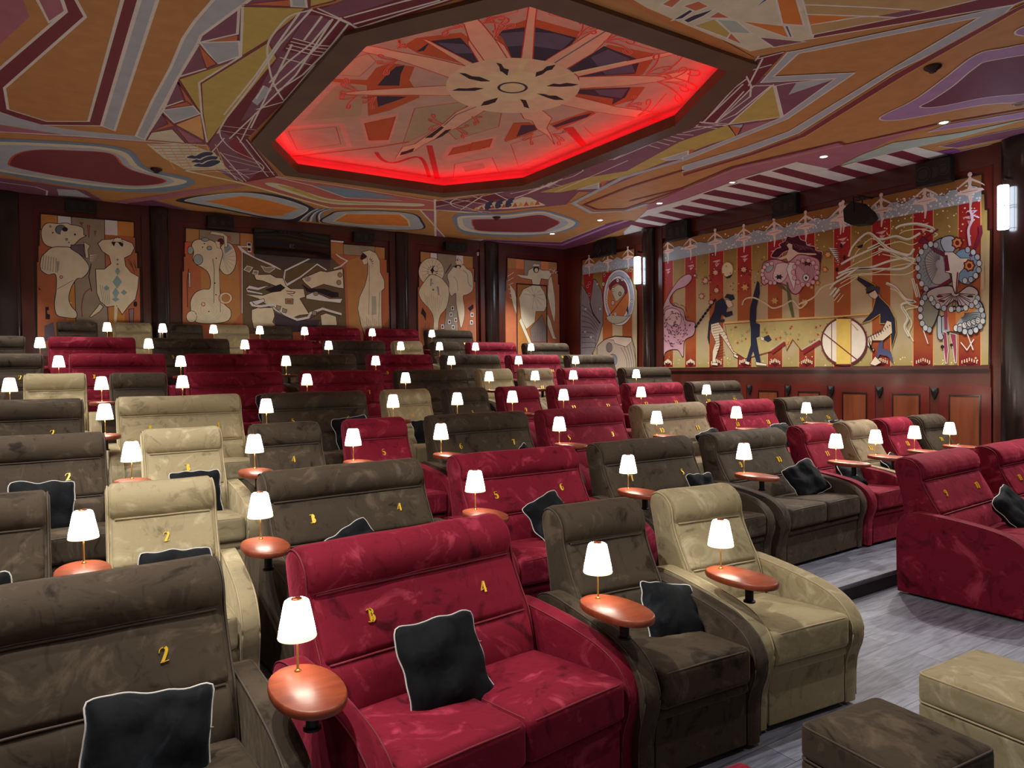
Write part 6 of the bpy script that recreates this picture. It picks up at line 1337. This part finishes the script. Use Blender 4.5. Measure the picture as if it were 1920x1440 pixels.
# hanging spotlight on the long mural
p = hitX(1612, 400, XW-.45)
t = thing('hanging_spotlight', 'black angular spotlight hanging before the long circus mural', 'spotlight', p)
bm = bmesh.new()
P = [(-.24, .10), (-.10, .21), (.05, .16), (.22, -.02), (.27, -.13), (.16, -.22), (-.08, -.20), (-.22, -.11)]
f = [bm.verts.new((-.11, -a, b)) for a, b in P]; g = [bm.verts.new((.11, -a, b)) for a, b in P]
bm.faces.new(f); bm.faces.new(g[::-1])
for i in range(len(P)): bm.faces.new([f[i], g[i], g[(i+1) % len(P)], f[(i+1) % len(P)]])
bmesh.ops.recalc_face_normals(bm, faces=bm.faces); bmesh.ops.bevel(bm, geom=bm.edges[:], offset=.008, segments=1, affect='EDGES'); obj('spotlight_body', bm, M_black, t, False)
bm = bmesh.new(); tube(bm, [(-.13, .03, .02), (-.13, .03, .27), (.13, .03, .27), (.13, .03, .02)], .012, 6); tube(bm, [(0, .03, .27), (0, .03, .32)], .018, 8)
tube(bm, [(.02, .03, .26), (.06, -.03, .30), (.12, .05, .34), (.2, .02, .31), (.43, .03, .33)], .008, 6); tube(bm, [(0, .03, .31), (.43, .03, .31)], .014, 6)
obj('spotlight_yoke', bm, M_black, t)
# camera dome
p = hitY(896, 476, YB-.09)
t = thing('security_camera', 'small white camera on the back wall right of the two-pierrot mural', 'camera', p)
bm = bmesh.new(); lathe(bm, [(0, -.05), (.02, -.04), (.028, 0), (.03, .04), (.0, .045)], 14); obj('camera_body', bm, simple('white_plastic', (215, 210, 205), .4), t)
bm = bmesh.new(); tube(bm, [(0, 0, .04), (0, .035, .06), (0, .088, .06)], .01, 6); obj('camera_arm', bm, M_spk, t)
# ceiling fixtures
M_dl = emit('downlight_lens', (255, 248, 230), 9.0)
M_ring = simple('white_trim_ring', (190, 175, 160), .5)
DLN = ['first', 'second', 'third', 'fourth', 'fifth', 'sixth']
def downlight(x, y, label, grp='ceiling downlights'):
    t = thing('downlight', label, 'downlight', (x, y, ZC-.006), group=grp)
    bm = bmesh.new(); lathe(bm, [(.058, .002), (.058, -.006), (.075, -.008), (.082, -.002), (.082, .004)], 24); obj('trim_ring', bm, M_ring, t)
    bm = bmesh.new(); lathe(bm, [(0, -.004), (.057, -.003)], 24); obj('downlight_lens', bm, M_dl, t)
    spot(x, y, ZC-.03, RIGHT_W)
for i, (x, y) in enumerate(DL_RIGHT): downlight(x, y, 'round ceiling downlight, '+DLN[i]+' from the right along the line near the right wall')
for x, y, w_, c_ in DL_MORE:
    spot(x, y, ZC-.03, w_, c_)
def detector(px, py, label):
    p = hitZ(px, py, ZC); t = thing('ceiling_detector', label, 'detector', (p.x, p.y, ZC-.014))
    bm = bmesh.new(); lathe(bm, [(0, -.065), (.03, -.06), (.05, -.035), (.085, -.012), (.09, .002)], 20); obj('detector_dome', bm, simple('dark_red_plastic', (46, 14, 16), .35), t)
detector(293, 316, 'dark red dome detector on the ceiling beside the left maroon oval')
detector(931, 406, 'dark red dome detector on the ceiling at the maroon oval near the back wall')
detector(1749, 124, 'dark red dome detector on the brown ceiling field at the upper right')
p = hitZ(1912, 193, ZC); t = thing('ceiling_vent', 'small round white vent on the ceiling at the right edge', 'vent', (p.x, p.y, ZC-.012))
bm = bmesh.new(); lathe(bm, [(.05, 0), (.055, -.008), (.075, -.008), (.08, .002)], 24)
for k in range(-2, 3): box(bm, -.05, .05, k*.018-.003, k*.018+.003, -.008, -.002)
obj('vent_grille', bm, M_ring, t)
